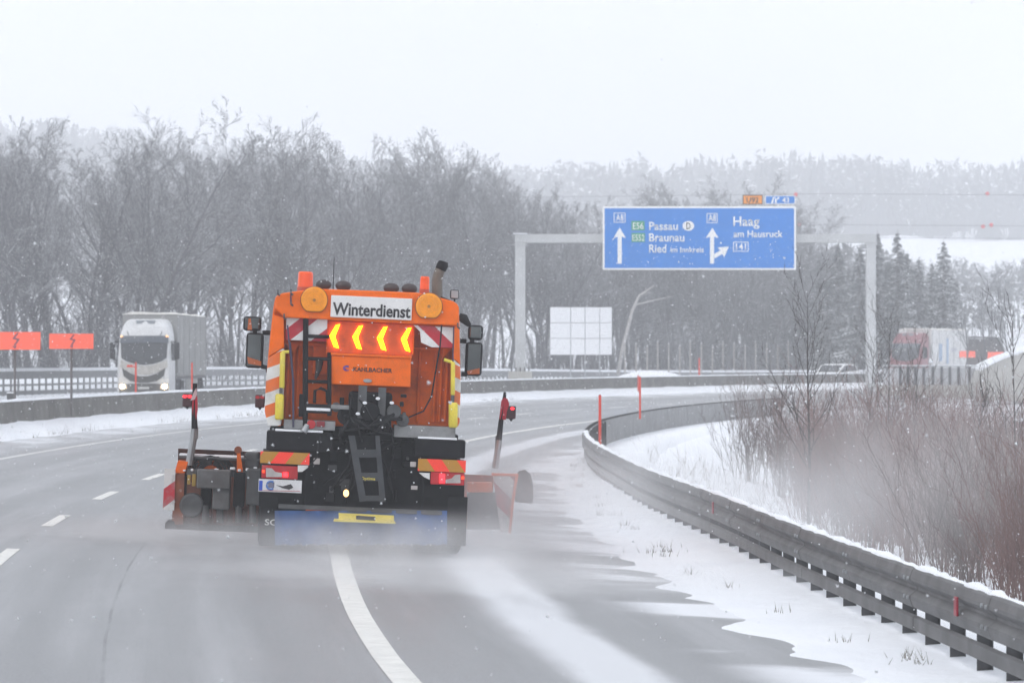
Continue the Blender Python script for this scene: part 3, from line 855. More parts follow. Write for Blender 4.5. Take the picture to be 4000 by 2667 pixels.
# wildlife fence posts in front of the wood, snow mound
mb = MB()
ORD = 'first second third fourth fifth sixth seventh eighth ninth tenth eleventh twelfth thirteenth fourteenth fifteenth sixteenth'.split()
for i in range(16):
    px = 1436 + 25 * i; d = 262 + 3.0 * i
    a = at(px, 783 + (i % 3) * 5, d)
    g = gz(a.x, d)
    t = thing('fence_post', f'pale wildlife fence post, {ORD[i]} to the right of the white sign back', 'fence post', (a.x, d, g), group='wildlife fence posts')
    MB().tube([(0, 0, -.3), (.02 * (i % 3 - 1), 0, a.z - g - .05)], [.055, .05], 6).build('post', mat('pale_wood', (.34, .32, .30), .8, var=.2), t)
    MB().tube([(.02 * (i % 3 - 1), 0, a.z - g - .046), (.02 * (i % 3 - 1), 0, a.z - g + .03)], [.05, .02], 6).build('snow_tip', SNOW, t)
mb = MB(); c = at(1490, 852, 240); n = 40
vs, fs = [(c.x, c.y, c.z + .02)], []
for j in range(1, 7):
    for k in range(n):
        q = 6.283 * k / n; rr = j / 6
        vs.append((c.x + 3.3 * rr * math.cos(q), c.y + 2.4 * rr * math.sin(q), c.z - .9 + .92 * (1 - rr ** 2) + .12 * math.sin(3 * q + 2 * rr) * rr))
for k in range(n): fs.append((0, 1 + k, 1 + (k + 1) % n))
for j in range(5):
    for k in range(n): fs.append((1 + j * n + k, 1 + (j + 1) * n + k, 1 + (j + 1) * n + (k + 1) % n, 1 + j * n + (k + 1) % n))
mb.add(vs, fs); o = mb.build('snow_mound', SNOW, smooth=True)
tag(o, 'bright snow mound behind the far parapet below the fence posts', 'snow mound')

# overhead line with red marker balls
WIRE = mat('wire', (.10, .10, .11), .5, metal=.5)
BALL = mat('red_ball', (.62, .03, .035), .5, var=.08)
wl_d = 395.0
for y0, nm in ((445, 'top'), (516, 'upper'), (545, 'lower')):
    a = at(900, y0 + 14 - 2, wl_d + 30); m_ = at(1900, y0, wl_d); b = at(3100, y0 - 6 + 14, wl_d - 40)
    pts = [a.lerp(m_, k / 6) for k in range(6)] + [m_.lerp(b, k / 6) for k in range(7)]
    tag(MB().tube(pts, .022, 5).build('power_line', WIRE), {'top': 'highest thin overhead wire crossing the hazy hillside', 'upper': 'middle overhead wire carrying the pair of red balls', 'lower': 'lowest overhead wire above the snowy field'}[nm], 'power line', 'overhead wires')
for px, py, lb in ((2268, 445, 'single red marker ball on the highest wire, far right'), (2258, 520, 'left of the paired red marker balls on the middle wire'), (2277, 517, 'right of the paired red marker balls on the middle wire'), (1828, 447, 'red marker ball at the top right corner of the blue sign'), (1836, 516, 'red marker ball just right of the blue sign')):
    c = at(px, py, wl_d - 1)
    bm = bmesh.new(); bmesh.ops.create_uvsphere(bm, u_segments=12, v_segments=8, radius=.21)
    me = bpy.data.meshes.new('marker_ball'); bm.to_mesh(me); bm.free()
    t = thing('marker_ball', lb, 'marker ball', c, group='red marker balls on the wires')
    o = link('ball', me, BALL, t)
    MB().tube([(-.26, 0, 0), (.26, 0, 0)], .045, 6).build('clamp', WIRE, t)

# ------------------------------------------------------------------ the winter-service lorry
TH = R(2.5)
ORG = at(826, 1272, 47.3)
trk = thing('snowplow_truck', 'orange winter service lorry with salt spreader, arrow lights and snow ploughs', 'truck', ORG, (0, TH, .05))
TM = Matrix.Translation(ORG) @ Euler((0, TH, .05)).to_matrix().to_4x4()
TI = TM.inverted()
def T(px, py, yl=0.0):
    """local point of the lorry behind a picture position, on its cross plane yl metres ahead of the tail"""
    o = TI @ Vector((0, 0, CAM_H)); d = (TI.to_3x3() @ Vector(((px - 1176) / F, 1, -(py - 812) / F)))
    k = (yl - o.y) / d.y
    return o + d * k
def TX(px, py, yl=0.0):
    p = T(px, py, yl); return (p.x, p.z)
def Z1(zx, zy, yl=0.0):      # the same from the enlarged rear view
    return TX(529.2 + .2625 * zx, 576.2 + .2625 * zy, yl)
def tbox(px0, py0, px1, py1, y0, y1, name, m, parent=None, bevel=0.0, mb=None):
    a = T((px0 + px1) / 2, (py0 + py1) / 2, y0)
    k = (47.3 + y0) / F
    w, h = (px1 - px0) * k, (py1 - py0) * k
    mb2 = mb or MB()
    mb2.bb(a.x - w / 2, a.x + w / 2, y0, y1, a.z - h / 2, a.z + h / 2)
    return mb2 if mb else mb2.build(name, m, parent or trk, bevel=bevel)
def zbox(zx0, zy0, zx1, zy1, y0, y1, name, m, parent=None, bevel=0.0):
    return tbox(529.2 + .2625 * zx0, 576.2 + .2625 * zy0, 529.2 + .2625 * zx1, 576.2 + .2625 * zy1, y0, y1, name, m, parent, bevel)
def tpoly(pts, y0, y1, name, m, parent=None, bevel=0.0, smooth=False):
    return MB().prism([Z1(*p, y0) for p in pts], y0, y1).build(name, m, parent or trk, bevel, smooth)
def P3(zx, zy, yl): x, z = Z1(zx, zy, yl); return Vector((x, yl, z))
def D3(px, py, yl): x, z = TX(px, py, yl); return Vector((x, yl, z))

# hopper: hollow body with sloping hood and side shells
OUT_L = [(325, 1530), (300, 1400), (310, 1150), (340, 800), (375, 500), (390, 415)]
TOP = [(405, 390), (460, 368), (620, 346), (740, 330), (1190, 346), (1640, 365), (1860, 415), (1950, 440), (1985, 465)]
OUT_R = [(2000, 495), (2010, 900), (2015, 1180), (2005, 1500), (1990, 1540)]
hop = tpoly(OUT_L + TOP + OUT_R, .62, 4.2, 'hopper', ORANGE_DIRTY, bevel=.02)
hood = tpoly([(470, 582), (390, 500), (392, 415)] + TOP + [(2000, 495), (1995, 655)], .02, .60, 'hood', ORANGE, hop, bevel=.018)
stl = stripes('orange_white_left', (.80, .155, .012), (.74, .74, .73), .285, R(112), .1, dirt=.18)
str_ = stripes('orange_white_right', (.80, .155, .012), (.74, .74, .73), .285, R(66), .32, dirt=.18)
tpoly([(468, 585), (385, 560), (375, 520), (330, 930), (455, 850), (470, 850)], .05, .605, 'corner_shell', ORANGE, hop, bevel=.012)
tpoly([(330, 935), (310, 1150), (300, 1400), (325, 1530), (440, 1530), (465, 1300), (470, 855), (455, 853)], .06, .605, 'striped_panel', stl, hop, bevel=.012)
tpoly([(1997, 660), (2008, 900), (2009, 990), (1950, 940), (1958, 660)], .05, .605, 'corner_shell', ORANGE, hop, bevel=.008)
tpoly([(2009, 996), (2015, 1180), (2006, 1500), (1985, 1540), (1930, 1540), (1945, 1200), (1951, 945)], .06, .605, 'striped_panel', str_, hop, bevel=.008)
# back wall with pressed ribs
for i, zx in enumerate((500, 545, 590, 1790, 1840, 1890, 1650)):
    zbox(zx - 12, 800, zx + 12, 1500, .57, .62, 'rib', ORANGE_DIRTY, hop, .01)
zbox(470, 800, 880, 830, .52, .60, 'ledge', ORANGE_DIRTY, hop, .006)
zbox(1590, 845, 1940, 870, .52, .60, 'ledge', ORANGE_DIRTY, hop, .006)
zbox(720, 830, 850, 1080, .50, .60, 'recess_box', ORANGE, hop, .01)
MB().tube([P3(780, 960, .46), P3(770, 1040, .44), P3(745, 1120, .44)], [.05, .035, .015], 8).build('funnel', DARKSTEEL, hop)
tpoly([(1860, 850), (1940, 850), (1850, 950)], .40, .60, 'gusset', ORANGE_DIRTY, hop)
tpoly([(480, 800), (600, 800), (560, 900)], .40, .60, 'gusset', ORANGE_DIRTY, hop)

# sign, warning lamps, beacons
ws = zbox(878, 402, 1588, 592, -.012, .02, 'winter_service_plate', mat('plate_white', (.72, .71, .70), .5, var=.05, gamt=.2, grime=(.5, .48, .46)), trk, .006)
c0, c1 = Z1(893, 555, -.012), Z1(1575, 575, -.012)
text_mesh('Winterdienst', c0[0], c1[0], (c0[1] + c1[1]) / 2 - .005, .148, -.013, 'lettering', TEXTBLACK, ws, bold=.026, depth=.004)
for zx, zy in ((733, 430), (1737, 485)):
    c = Z1(zx, zy, -.03)
    lamp = MB().disc(c, .172, -.01, .09, 32, flat=-.148).build('warning_lamp', mat('lamp_housing', (.30, .09, .02), .5), trk)
    MB().disc(c, .163, -.03, .0, 32, flat=-.14).build('lens', AMBERLENS, lamp, bevel=.012)
    MB().disc(c, .02, -.042, -.02, 10).build('lens_screw', mat('lamp_screw', (.35, .14, .02), .4), lamp)
    for rr in (.05, .085, .12):
        mb = MB(); n = 28
        mb.tube([(c[0] + rr * math.cos(6.283 * k / n), -.031, c[1] + rr * math.sin(6.283 * k / n)) for k in range(n + 1)], .004, 5, caps=False)
        mb.build('lens_ring', AMBERLENS, lamp)
for zx0, zx1, zy0, zy1, yl in ((585, 728, 185, 345, 4.9), (1655, 1745, 225, 365, 5.2)):
    a, b = Z1(zx0, zy1, yl), Z1(zx1, zy0, yl)
    r = (b[0] - a[0]) / 2; x = (a[0] + b[0]) / 2
    bc = MB().tube([(x, yl, a[1] + .05), (x, yl, b[1] - .02), (x, yl, b[1])], [r, r * .95, r * .8], 20).build('beacon', BEACON, trk, smooth=False)
    MB().tube([(x, yl, a[1] - .25), (x, yl, a[1] + .05)], [r * 1.05, r * 1.05], 16).build('base', mat('beacon_base', (.50, .06, .02), .5), bc)
    for k in range(3):
        z = a[1] + .09 + k * (b[1] - a[1] - .1) / 3
        MB().tube([(x, yl, z), (x, yl, z + .008)], [r * 1.012, r * 1.012], 20).build('lens_rib', BEACON, bc)
# arrow board with four lit chevrons
ab = zbox(850, 625, 1600, 905, .30, .60, 'arrow_board', mat('arrow_board_face', (.55, .11, .008), .5, var=.25, gamt=.3, grime=(.09, .03, .02)), trk, .01)  # stronger orange puts the glow around the chevrons into the face colour
LED = emit('arrow_led', (1.0, .37, .0), 5.5)
for zx, zy in ((915, 745), (1115, 755), (1330, 765), (1540, 775)):
    pts = [(zx + 45, zy - 105), (zx + 8, zy - 98), (zx - 48, zy - 5), (zx - 10, zy + 95), (zx + 35, zy + 108), (zx + 2, zy + 2)]
    tpoly(pts, .27, .298, 'light_chevron', LED, ab)
for a0, a1 in ((848, 632), (1602, 650)):
    zbox(a0 - 6, a1, a0 + 6, 905, .28, .31, 'frame_bar', ORANGE_DIRTY, ab)
# red and white boards
cl = stripes('red_white_left', (.50, .012, .03), (.78, .78, .77), .30, R(130), .30, duty=.46, dirt=.1)
cr = stripes('red_white_right', (.50, .012, .03), (.78, .78, .77), .30, R(48), .62, duty=.46, dirt=.1)
zbox(486, 592, 845, 785, .125, .14, 'hazard_board', cl, trk, .004)
tpoly([(1600, 648), (1952, 668), (1950, 848), (1760, 842), (1668, 800), (1660, 705)], .11, .13, 'hazard_board', cr, trk, .003)
# spreader box with maker's lettering
kb = tpoly([(872, 912), (1582, 935), (1576, 1192), (870, 1165)], .12, .56, 'spreader_box', ORANGE, trk, bevel=.012)
zbox(868, 905, 1588, 925, .10, .58, 'lid', ORANGE, kb, .006)
a, b = Z1(1075, 1053, .12), Z1(1415, 1063, .12)
text_mesh('KAHLBACHER', a[0], b[0], (a[1] + b[1]) / 2, .052, .118, 'lettering', TEXTBLACK, kb, bold=.024, depth=.003)
a = Z1(1018, 1025, .12); LOGO = mat('logo_blue', (.05, .06, .42), .5)
for rr, q0, q1 in ((.036, .9, 5.4), (.022, .6, 4.6)):
    MB().tube([(a[0] + rr * 1.15 * math.cos(q0 + (q1 - q0) * k / 14), .117, a[1] + rr * .8 * math.sin(q0 + (q1 - q0) * k / 14)) for k in range(15)], .0055, 5).build('emblem', LOGO, kb)
MB().disc(Z1(1200, 1135, .1), (.055, .024), .10, .13, 16).build('latch', STEEL, kb, bevel=.005)
# ladder
lad = thing('ladder', None, None); lad.parent = trk
MB().tube([P3(660, 560, .06), P3(657, 900, .08), P3(655, 1450, .02), P3(650, 1530, .02)], .034, 8).build('rail', BLACK, lad)
MB().tube([P3(866, 890, .12), P3(866, 1140, .08), P3(866, 1440, .02)], .026, 8).build('rail', BLACK, lad)
for zy in (745, 940, 1140):
    MB().tube([P3(660, zy, .07), P3(866, zy + 6, .09)], .022, 8).build('rung', BLACK, lad)
zbox(655, 1340, 890, 1420, -.06, .12, 'step', BLACK, lad, .01)
zbox(665, 1372, 875, 1398, -.064, .10, 'step_snow', SNOW, lad, .006)
MB().tube([P3(735, 1330, .05), P3(740, 1220, .05), P3(790, 1200, .05), P3(845, 1225, .05), P3(850, 1330, .05)], .02, 8).build('handle', BLACK, lad)
zbox(600, 1250, 645, 1450, .0, .10, 'bracket', BLACK, lad, .01)
# yellow padded bars, straps, pull cords
def pad(zx, z0, z1, r, nm='padded_bar'):
    return MB().tube([P3(zx[0], z0, -.02), P3(zx[0] * .9 + zx[1] * .1, z0 + 14, -.02), P3(zx[0] * .1 + zx[1] * .9, z1 - 14, -.02), P3(zx[1], z1, -.02)], [r * .75, r, r, r * .75], 10).build(nm, YELLOW, trk, smooth=True)
pad((458, 450), 885, 1205, .034); pad((432, 426), 1250, 1475, .056)
pad((1948, 1945), 970, 1262, .028); pad((1950, 1948), 1325, 1545, .058)
zbox(428, 1195, 458, 1255, -.05, .03, 'bar_clamp', DARKSTEEL); zbox(1930, 1262, 1960, 1322, -.05, .03, 'bar_clamp', DARKSTEEL)
MB().tube([P3(450, 885, -.01), P3(512, 882, -.0)], .022, 6).build('bar_arm', YELLOW, trk)
MB().tube([P3(1870, 950, 0.0), P3(1945, 975, -.01)], .022, 6).build('bar_arm', YELLOW, trk)
MB().tube([P3(500, 650, .02), P3(510, 760, .0), P3(545, 1100, -.02), P3(548, 1540, -.02)], .011, 6).build('strap', mat('strap', (.05, .045, .09), .7), trk)
MB().tube([P3(525, 800, .05), P3(555, 1150, .0), P3(553, 1540, -.02)], .008, 6).build('strap', mat('strap', (.05, .045, .09), .7), trk)
MB().tube([P3(1848, 650, .02), P3(1835, 830, 0), P3(1805, 1000, .0), P3(1760, 1270, .0), P3(1690, 1400, .0), P3(1560, 1455, .0)], .011, 6).build('hose', RUBBER, trk, smooth=True)
MB().tube([P3(1955, 660, .0), P3(1948, 900, -.01), P3(1948, 975, -.02)], .010, 6).build('strap', mat('strap', (.05, .045, .09), .7), trk)
for zx, zy in ((470, 575), (530, 360), (415, 365), (1990, 655), (530, 455)):
    MB().tube([P3(zx, zy - 22, -.0), P3(zx, zy + 10, -.03), P3(zx + 14, zy + 22, 0)], .013, 6).build('hook', DARKSTEEL, trk)
MB().tube([P3(530, 360, .0), P3(528, 455, -.01)], .009, 5).build('strap', mat('strap', (.05, .045, .09), .7), trk)
# cab roof lamps, antenna, exhaust, work lamp
for zx, zy in ((815, 290), (988, 300), (1408, 320), (1567, 325)):
    c = P3(zx, zy + 6, 5.6)
    bm = bmesh.new(); bmesh.ops.create_uvsphere(bm, u_segments=16, v_segments=10, radius=1)
    bmesh.ops.scale(bm, vec=(.112, .07, .075), verts=bm.verts); bmesh.ops.translate(bm, vec=c, verts=bm.verts)
    me = bpy.data.meshes.new('roof_lamp'); bm.to_mesh(me); bm.free(); me.polygons.foreach_set('use_smooth', [True] * len(me.polygons))
    o = link('roof_lamp', me, mat('lamp_shell', (.035, .022, .022), .35, var=.2), trk)
    MB().tube([c + Vector((0, 0, -.2)), c + Vector((0, 0, -.05))], .03, 6).build('bracket', BLACK, o)
MB().tube([P3(898, 350, 5.0), P3(908, 55, 5.0)], [.009, .004], 5).build('antenna', BLACK, trk)
MB().tube([P3(1812, 1000, 4.5), P3(1810, 420, 4.5), P3(1808, 260, 4.5), P3(1822, 195, 4.5), P3(1845, 150, 4.5)], [.075, .075, .073, .072, .07], 14).build('exhaust_stack', mat('exhaust_metal', (.13, .11, .09), .5, metal=.5, var=.3), trk, smooth=True)
MB().tube([P3(1838, 165, 4.5), P3(1858, 120, 4.5), P3(1866, 92, 4.5)], [.075, .078, .06], 12).build('exhaust_tip', BLACK, trk, smooth=True)
wk = zbox(1925, 340, 2000, 420, .55, .68, 'work_lamp', BLACK, trk, .015)
zbox(1932, 347, 1994, 412, .535, .552, 'lens', mat('lamp_glass', (.32, .33, .34), .2), wk, .004)
MB().tube([P3(1965, 425, .62), P3(1950, 450, .62), P3(1840, 405, .62)], .014, 6).build('bracket', BLACK, wk)
# mirrors on the cab
def mirror(zs, yl, nm, tip):
    x0, y0, x1, y1 = zs
    o = zbox(x0, y0, x1, y1, yl, yl + .14, nm, BLACK, trk, .045)
    zbox(x0 + 15, y0 + 15, x1 - 15, y1 - 15, yl - .008, yl + .02, 'mirror_glass', mat('mirror_glass', (.10, .11, .11), .06, metal=.85, var=.3, scale=4), o, .03)
    if tip: tpoly(tip, yl - .012, yl + .0, 'painted_reflection', mat('reflected_orange', (.50, .13, .03), .3), o)  # orange reflection painted onto the glass as a flat patch
    return o
YM = 5.9
mirror((112, 572, 270, 700), YM, 'mirror', [(158, 590), (178, 590), (190, 690), (150, 690)])
mirror((135, 715, 288, 1025), YM, 'mirror', [(148, 925), (270, 965), (268, 1005), (155, 985)])
mirror((2080, 648, 2212, 780), YM, 'mirror', None)
mirror((2055, 797, 2205, 1093), YM, 'mirror', [(2070, 1050), (2180, 1025), (2180, 1075), (2080, 1080)])
for pts in ([(215, 690), (215, 730)], [(280, 715), (350, 715)], [(270, 1010), (320, 1020), (330, 1060)], [(2115, 770), (2115, 800)], [(2010, 785), (2065, 790)], [(2020, 1075), (2070, 1080)]):
    MB().tube([P3(a, b, YM + .05) for a, b in pts], .032, 8).build('mirror_arm', BLACK, trk)
MB().tube([P3(2000, 570, YM), P3(2040, 590, YM), P3(2095, 655, YM)], [.05, .07, .03], 10).build('mirror_arm', BLACK, trk, smooth=True)

# cab, chassis, wheels
cabo = MB().xprism([(4.75, .95), (4.75, 3.02), (5.2, 3.12), (6.35, 3.02), (6.85, 2.1), (6.95, .95)], -1.22, 1.22).build('cab', ORANGE, trk, bevel=.06)
for sx in (-1, 1):
    MB().xprism([(5.3, 1.95), (5.3, 2.75), (6.2, 2.75), (6.62, 2.0)], sx * 1.222, sx * 1.228).build('side_window', GLASS, cabo)
    MB().xprism([(5.2, 1.0), (5.2, 2.85), (6.3, 2.85), (6.72, 2.0), (6.8, 1.0)], sx * 1.2205, sx * 1.2225).build('door', ORANGE, cabo)
MB().add([(-1.1, 6.45, 2.88), (1.1, 6.45, 2.88), (1.12, 6.84, 2.14), (-1.12, 6.84, 2.14)], [(0, 1, 2, 3)]).build('windscreen', GLASS, cabo)
MB().bb(-.42, .42, .35, 6.6, .62, .95).bb(-1.18, 1.18, .8, 4.3, .98, 1.5).build('chassis', BLACK, trk, bevel=.01)
def wheel(x, y, w):
    z = .52
    def ring(prof):
        mb = MB(); n = 28; vs, fs = [], []
        for k in range(n):
            q = 6.283 * k / n
            for dx, rr in prof: vs.append((x + dx, y + rr * math.cos(q), z + rr * math.sin(q)))
        m = len(prof)
        for k in range(n):
            for c in range(m - 1): fs.append((k * m + c, k * m + c + 1, ((k + 1) % n) * m + c + 1, ((k + 1) % n) * m + c))
        return mb.add(vs, fs)
    o = ring([(-w / 2, .28), (-w / 2, .46), (-w / 2 + .04, .515), (w / 2 - .04, .515), (w / 2, .46), (w / 2, .28)]).build('wheel', RUBBER, trk, smooth=False)
    ring([(-w / 2 + .03, .02), (-w / 2 + .05, .18), (-w / 2 + .01, .285), (w / 2 - .01, .285), (w / 2 - .05, .18), (w / 2 - .03, .02)]).build('rim', STEEL, o)
for x in (-.98, .98):
    wheel(x, .95, .58); wheel(x, 2.35, .58)
    wheel(x * 1.07, 5.85, .34)
for sx in (-1, 1):
    mb = MB(); pts = []
    for yc in (.95, 2.35):
        for k in range(13):
            q = math.pi * k / 12
            pts.append((yc - .64 * math.cos(q), .55 + .64 * math.sin(q)))
        poly = pts[-13:] + [(y * 1.0 + (yc - y) * .04, z - .02) for y, z in pts[-13:][::-1]]
        mb.xprism(poly, sx * .68, sx * 1.27)
    mb.build('mudguard', RUBBER, trk)
    MB().bb(sx * .45, sx * 1.15, 3.3, 4.4, .55, 1.05).build('side_tank', DARKSTEEL, trk, bevel=.03)

# tail: sill, crossmembers, lamps
tbox(652, 965, 770, 986, .0, .5, 'rear_sill', GREYPAINT, trk, .006)
tbox(905, 978, 1046, 1006, .02, .5, 'rear_sill', GREYPAINT, trk, .006)
tbox(612, 992, 765, 1036, -.02, .6, 'rear_crossmember', BLACK, trk, .015)
tbox(632, 986.5, 742, 991.5, -.03, .3, 'snow_ledge', SNOW, trk, .008)
tbox(952, 1009, 1069, 1050, -.02, .6, 'rear_crossmember', BLACK, trk, .015)
tbox(960, 1004, 1050, 1008.5, -.03, .3, 'snow_ledge', SNOW, trk, .006)
tbox(700, 1010, 975, 1170, .30, .7, 'rear_plate', BLACK, trk, .02)
rl = stripes('red_amber_left', (.95, .045, .02), (.45, .21, .015), .30, R(144), .30, duty=.5, dirt=.05)
rr_ = stripes('red_amber_right', (.95, .045, .02), (.45, .21, .015), .30, R(36), .55, duty=.5, dirt=.05)
tbox(598, 1038, 711, 1065, -.05, -.02, 'reflective_strip', rl, trk, .004)
tbox(960, 1055, 1070, 1083, -.05, -.02, 'reflective_strip', rr_, trk, .004)
GLOW = emit('tail_light', (1.0, .02, .03), 3.0); GLOW2 = emit('marker_light', (1.0, .05, .01), 1.8)
CLEAR = mat('clear_lens', (.46, .42, .41), .2, var=.25, gamt=.3, grime=(.3, .22, .2))
def taillamp(px0, py0, px1, py1, flip):
    o = tbox(px0, py0, px1, py1, -.04, .08, 'tail_lamp', REDLENS, trk, .012)
    w = px1 - px0
    def X(f): return px0 + w * (1 - f if flip else f)
    pts = [(X(.12), py0 + 5), (X(.28), py0 + 6), (X(.38), py0 + 14), (X(.56), py0 + 17), (X(.56), py1 - 4), (X(.12), py1 - 4)]
    MB().prism([TX(a, b, -.045) for a, b in pts], -.045, -.035).build('clear_lens', CLEAR, o)
    tbox(X(.66) - 6, py1 - 15, X(.66) + 6, py1 - 4, -.048, -.035, 'lit_lamp', GLOW, o, .004)
    if flip: tbox(X(.66) - 6, py0 + 4, X(.66) + 6, py0 + 14, -.048, -.035, 'lit_lamp', GLOW, o, .004)
    tbox(X(.05) - 3, py0 + 10, X(.05) + 3, py0 + 16, -.048, -.035, 'side_marker_lamp', GLOW2, o, .002)
    return o
taillamp(601, 1069, 684, 1099, False)
taillamp(989, 1084, 1067, 1113, True)
tpoly2 = lambda pts, y0, y1, nm, m, par=None: MB().prism([TX(a, b, y0) for a, b in pts], y0, y1).build(nm, m, par or trk)
tpoly2([(684, 1068), (709, 1068), (709, 1072), (694, 1083), (684, 1083)], -.04, .0, 'lamp_bracket', WHITE_DIRTY)
tpoly2([(962, 1085), (987, 1086), (987, 1101), (974, 1095)], -.04, .0, 'lamp_bracket', WHITE_DIRTY)
pl = tbox(594, 1101, 693, 1130, -.03, -.01, 'number_plate', mat('plate_face', (.66, .66, .67), .45, var=.06, gamt=.3, grime=(.45, .44, .44)), trk, .004)
tbox(595, 1103, 603, 1126, -.034, -.029, 'plate_band', mat('plate_blue', (.03, .09, .48), .45), pl)
c = TX(622, 1114, -.03)
MB().tube([(c[0] + .05 * math.cos(.9 + 4.5 * k / 10) * 1.0, -.032, c[1] + .05 * math.sin(.9 + 4.5 * k / 10)) for k in range(11)], .014, 6).build('plate_print', mat('plate_print_blue', (.08, .18, .45), .5), pl)
tbox(616, 1107, 630, 1120, -.035, -.029, 'plate_print', mat('plate_print_grey', (.16, .16, .22), .6), pl, .004)
tpoly2([(634, 1113), (650, 1116), (668, 1111), (674, 1119), (664, 1124), (648, 1120)], -.034, -.029, 'plate_smear', mat('plate_smear', (.045, .04, .045), .7), pl)
tpoly2([(596, 1125), (690, 1127), (690, 1128), (596, 1126)], -.034, -.029, 'plate_rule', REDLENS, pl)
tbox(720, 1052, 735, 1066, -.02, .05, 'reversing_lamp', CLEAR, trk, .01)
tbox(942, 1060, 956, 1072, -.02, .05, 'reversing_lamp', CLEAR, trk, .01)
tbox(944, 1115, 959, 1124, -.02, .02, 'data_plate', CLEAR, trk, .004)
MB().disc(TX(715, 974, -.02), .055, -.02, .05, 18).build('round_reflector', REDLENS, trk, bevel=.008)
tbox(727, 967, 746, 980, -.02, .04, 'square_reflector', mat('red_reflector2', (.22, .02, .03), .4), trk, .004)
MB().tube([D3(697, 992, -.04), D3(706, 975, -.02)], [.045, .03], 10).build('drain_cap', STEEL, trk)
ll = MB().disc(TX(795, 1132, .05), (.034, .045), .04, .07, 16).build('spreader_lamp', emit('warm_lamp', (1.0, .55, .2), 3.0), trk)
MB().disc(TX(795, 1132, .07), (.045, .055), .07, .16, 14).build('lamp_housing', BLACK, ll)
# small rear-facing lights on the body's left edge
def lightpair(px, py, yl, two=True, lit=1):
    o = tbox(px - 11, py, px + 11, py + 30, yl, yl + .08, 'position_lamp', mat('lamp_body', (.05, .015, .02), .5), trk, .015)
    for k, dx in enumerate((-5.5, 5.5) if two else (3,)):
        MB().disc(TX(px + dx, py + 6, yl - .01), (.028, .02), yl - .012, yl + .02, 12).build('lit_lens', GLOW if lit else REDLENS, o)
    tpoly2([(px - 6, py + 28), (px + 6, py + 28), (px, py + 36)], yl + .01, yl + .06, 'lamp_foot', BLACK, o)
    return o
lightpair(597, 906, 1.2, True, 0)

# spreader drive: motor, chute, hoses, disc
spr = tbox(800, 900, 900, 985, .05, .45, 'spreader_drive', BLACK, trk, .04)
for px, py, r, y0, y1 in ((850, 945, .12, -.10, .10), (795, 955, .11, -.05, .1), (905, 945, .09, -.05, .1), (925, 965, .08, .0, .12), (772, 935, .06, -.05, .1)):
    MB().disc(TX(px, py, y0), r, y0, y1, 20).build('drive_housing', BLACK if r > .1 else DARKSTEEL, spr, bevel=.015)
tbox(822, 885, 842, 960, -.08, -.02, 'support_plate', DARKSTEEL, spr, .005); tbox(868, 890, 886, 960, -.06, -.02, 'support_plate', DARKSTEEL, spr, .005)
tbox(760, 930, 805, 940, -.1, .05, 'guard_bar', GREYPAINT, spr, .01)
for k in range(9):
    r = random.Random(k); a = D3(770 + r.uniform(0, 160), 905 + r.uniform(0, 60), -.06); b = D3(770 + r.uniform(0, 170), 985 + r.uniform(0, 45), -.04)
    m_ = (a + b) / 2 + Vector((r.uniform(-.12, .12), -.08, r.uniform(-.1, .05)))
    MB().tube([a, a.lerp(m_, .5) + Vector((0, -.02, .03)), m_, m_.lerp(b, .5) + Vector((0, -.01, -.02)), b], r.choice((.012, .018, .022)), 6).build('hydraulic_hose', RUBBER, spr, smooth=True)
for k, (px, py) in enumerate(((838, 925), (868, 915), (822, 950), (900, 925))):
    MB().disc(TX(px, py, -.12), (.03, .02), -.12, -.05, 8).build('fitting_snow', SNOW, spr, bevel=.008)
for k in range(26):
    r = random.Random(700 + k); px = 715 + r.uniform(0, 250); py = 1005 + r.uniform(0, 150); w = r.uniform(5, 26); h = r.uniform(5, 30)
    if 795 < px < 890: continue
    tbox(px, py, px + w, py + h, r.uniform(.12, .26), .31, 'fitting', r.choice((BLACK, BLACK, RUBBER, DARKSTEEL)), spr, .01)
for k in range(14):
    r = random.Random(760 + k); px = 775 + r.uniform(0, 150); py = 893 + r.uniform(0, 80); w = r.uniform(6, 22); h = r.uniform(6, 26)
    tbox(px, py, px + w, py + h, r.uniform(-.08, .0), .2, 'fitting', r.choice((BLACK, BLACK, RUBBER, DARKSTEEL, RUBBER)), spr, .01)
for k in range(7):
    r = random.Random(790 + k); a = D3(720 + r.uniform(0, 240), 1000 + r.uniform(0, 20), .1); b = D3(720 + r.uniform(0, 240), 1110 + r.uniform(0, 50), .12)
    m_ = (a + b) / 2 + Vector((r.uniform(-.1, .1), -.08, 0)); MB().tube([a, a.lerp(m_, .6), m_, m_.lerp(b, .5), b], r.choice((.012, .018)), 6).build('hydraulic_hose', RUBBER, spr)
ch = thing('spreader_chute', None, None); ch.parent = trk
CH = mat('chute_grey', (.04, .044, .052), .6, metal=.1, var=.3, gamt=.5, grime=(.06, .06, .06))
tpoly2([(800, 1000), (815, 1000), (842, 1150), (826, 1152)], -.12, -.02, 'side_frame', CH, ch)
tpoly2([(862, 1000), (872, 1000), (886, 1152), (872, 1152)], -.12, -.02, 'side_frame', CH, ch)
for y0, y1 in ((1032, 1050), (1085, 1104), (1138, 1150)):
    k = (y0 - 1000) / 150
    tpoly2([(806 + 25 * k, y0), (868 + 12 * k, y0), (870 + 12 * k, y1), (810 + 25 * k, y1)], -.11, -.03, 'cross_plate', CH, ch)
a, b = TX(829, 1099, -.115), TX(862, 1100, -.115)
text_mesh('Optima', a[0], b[0], a[1] - .01, .035, -.112, 'lettering', YELLOW, ch, .01, .003)
tpoly2([(808, 1002), (868, 1002), (880, 1150), (834, 1150)], -.01, .05, 'chute_back', BLACK, ch)
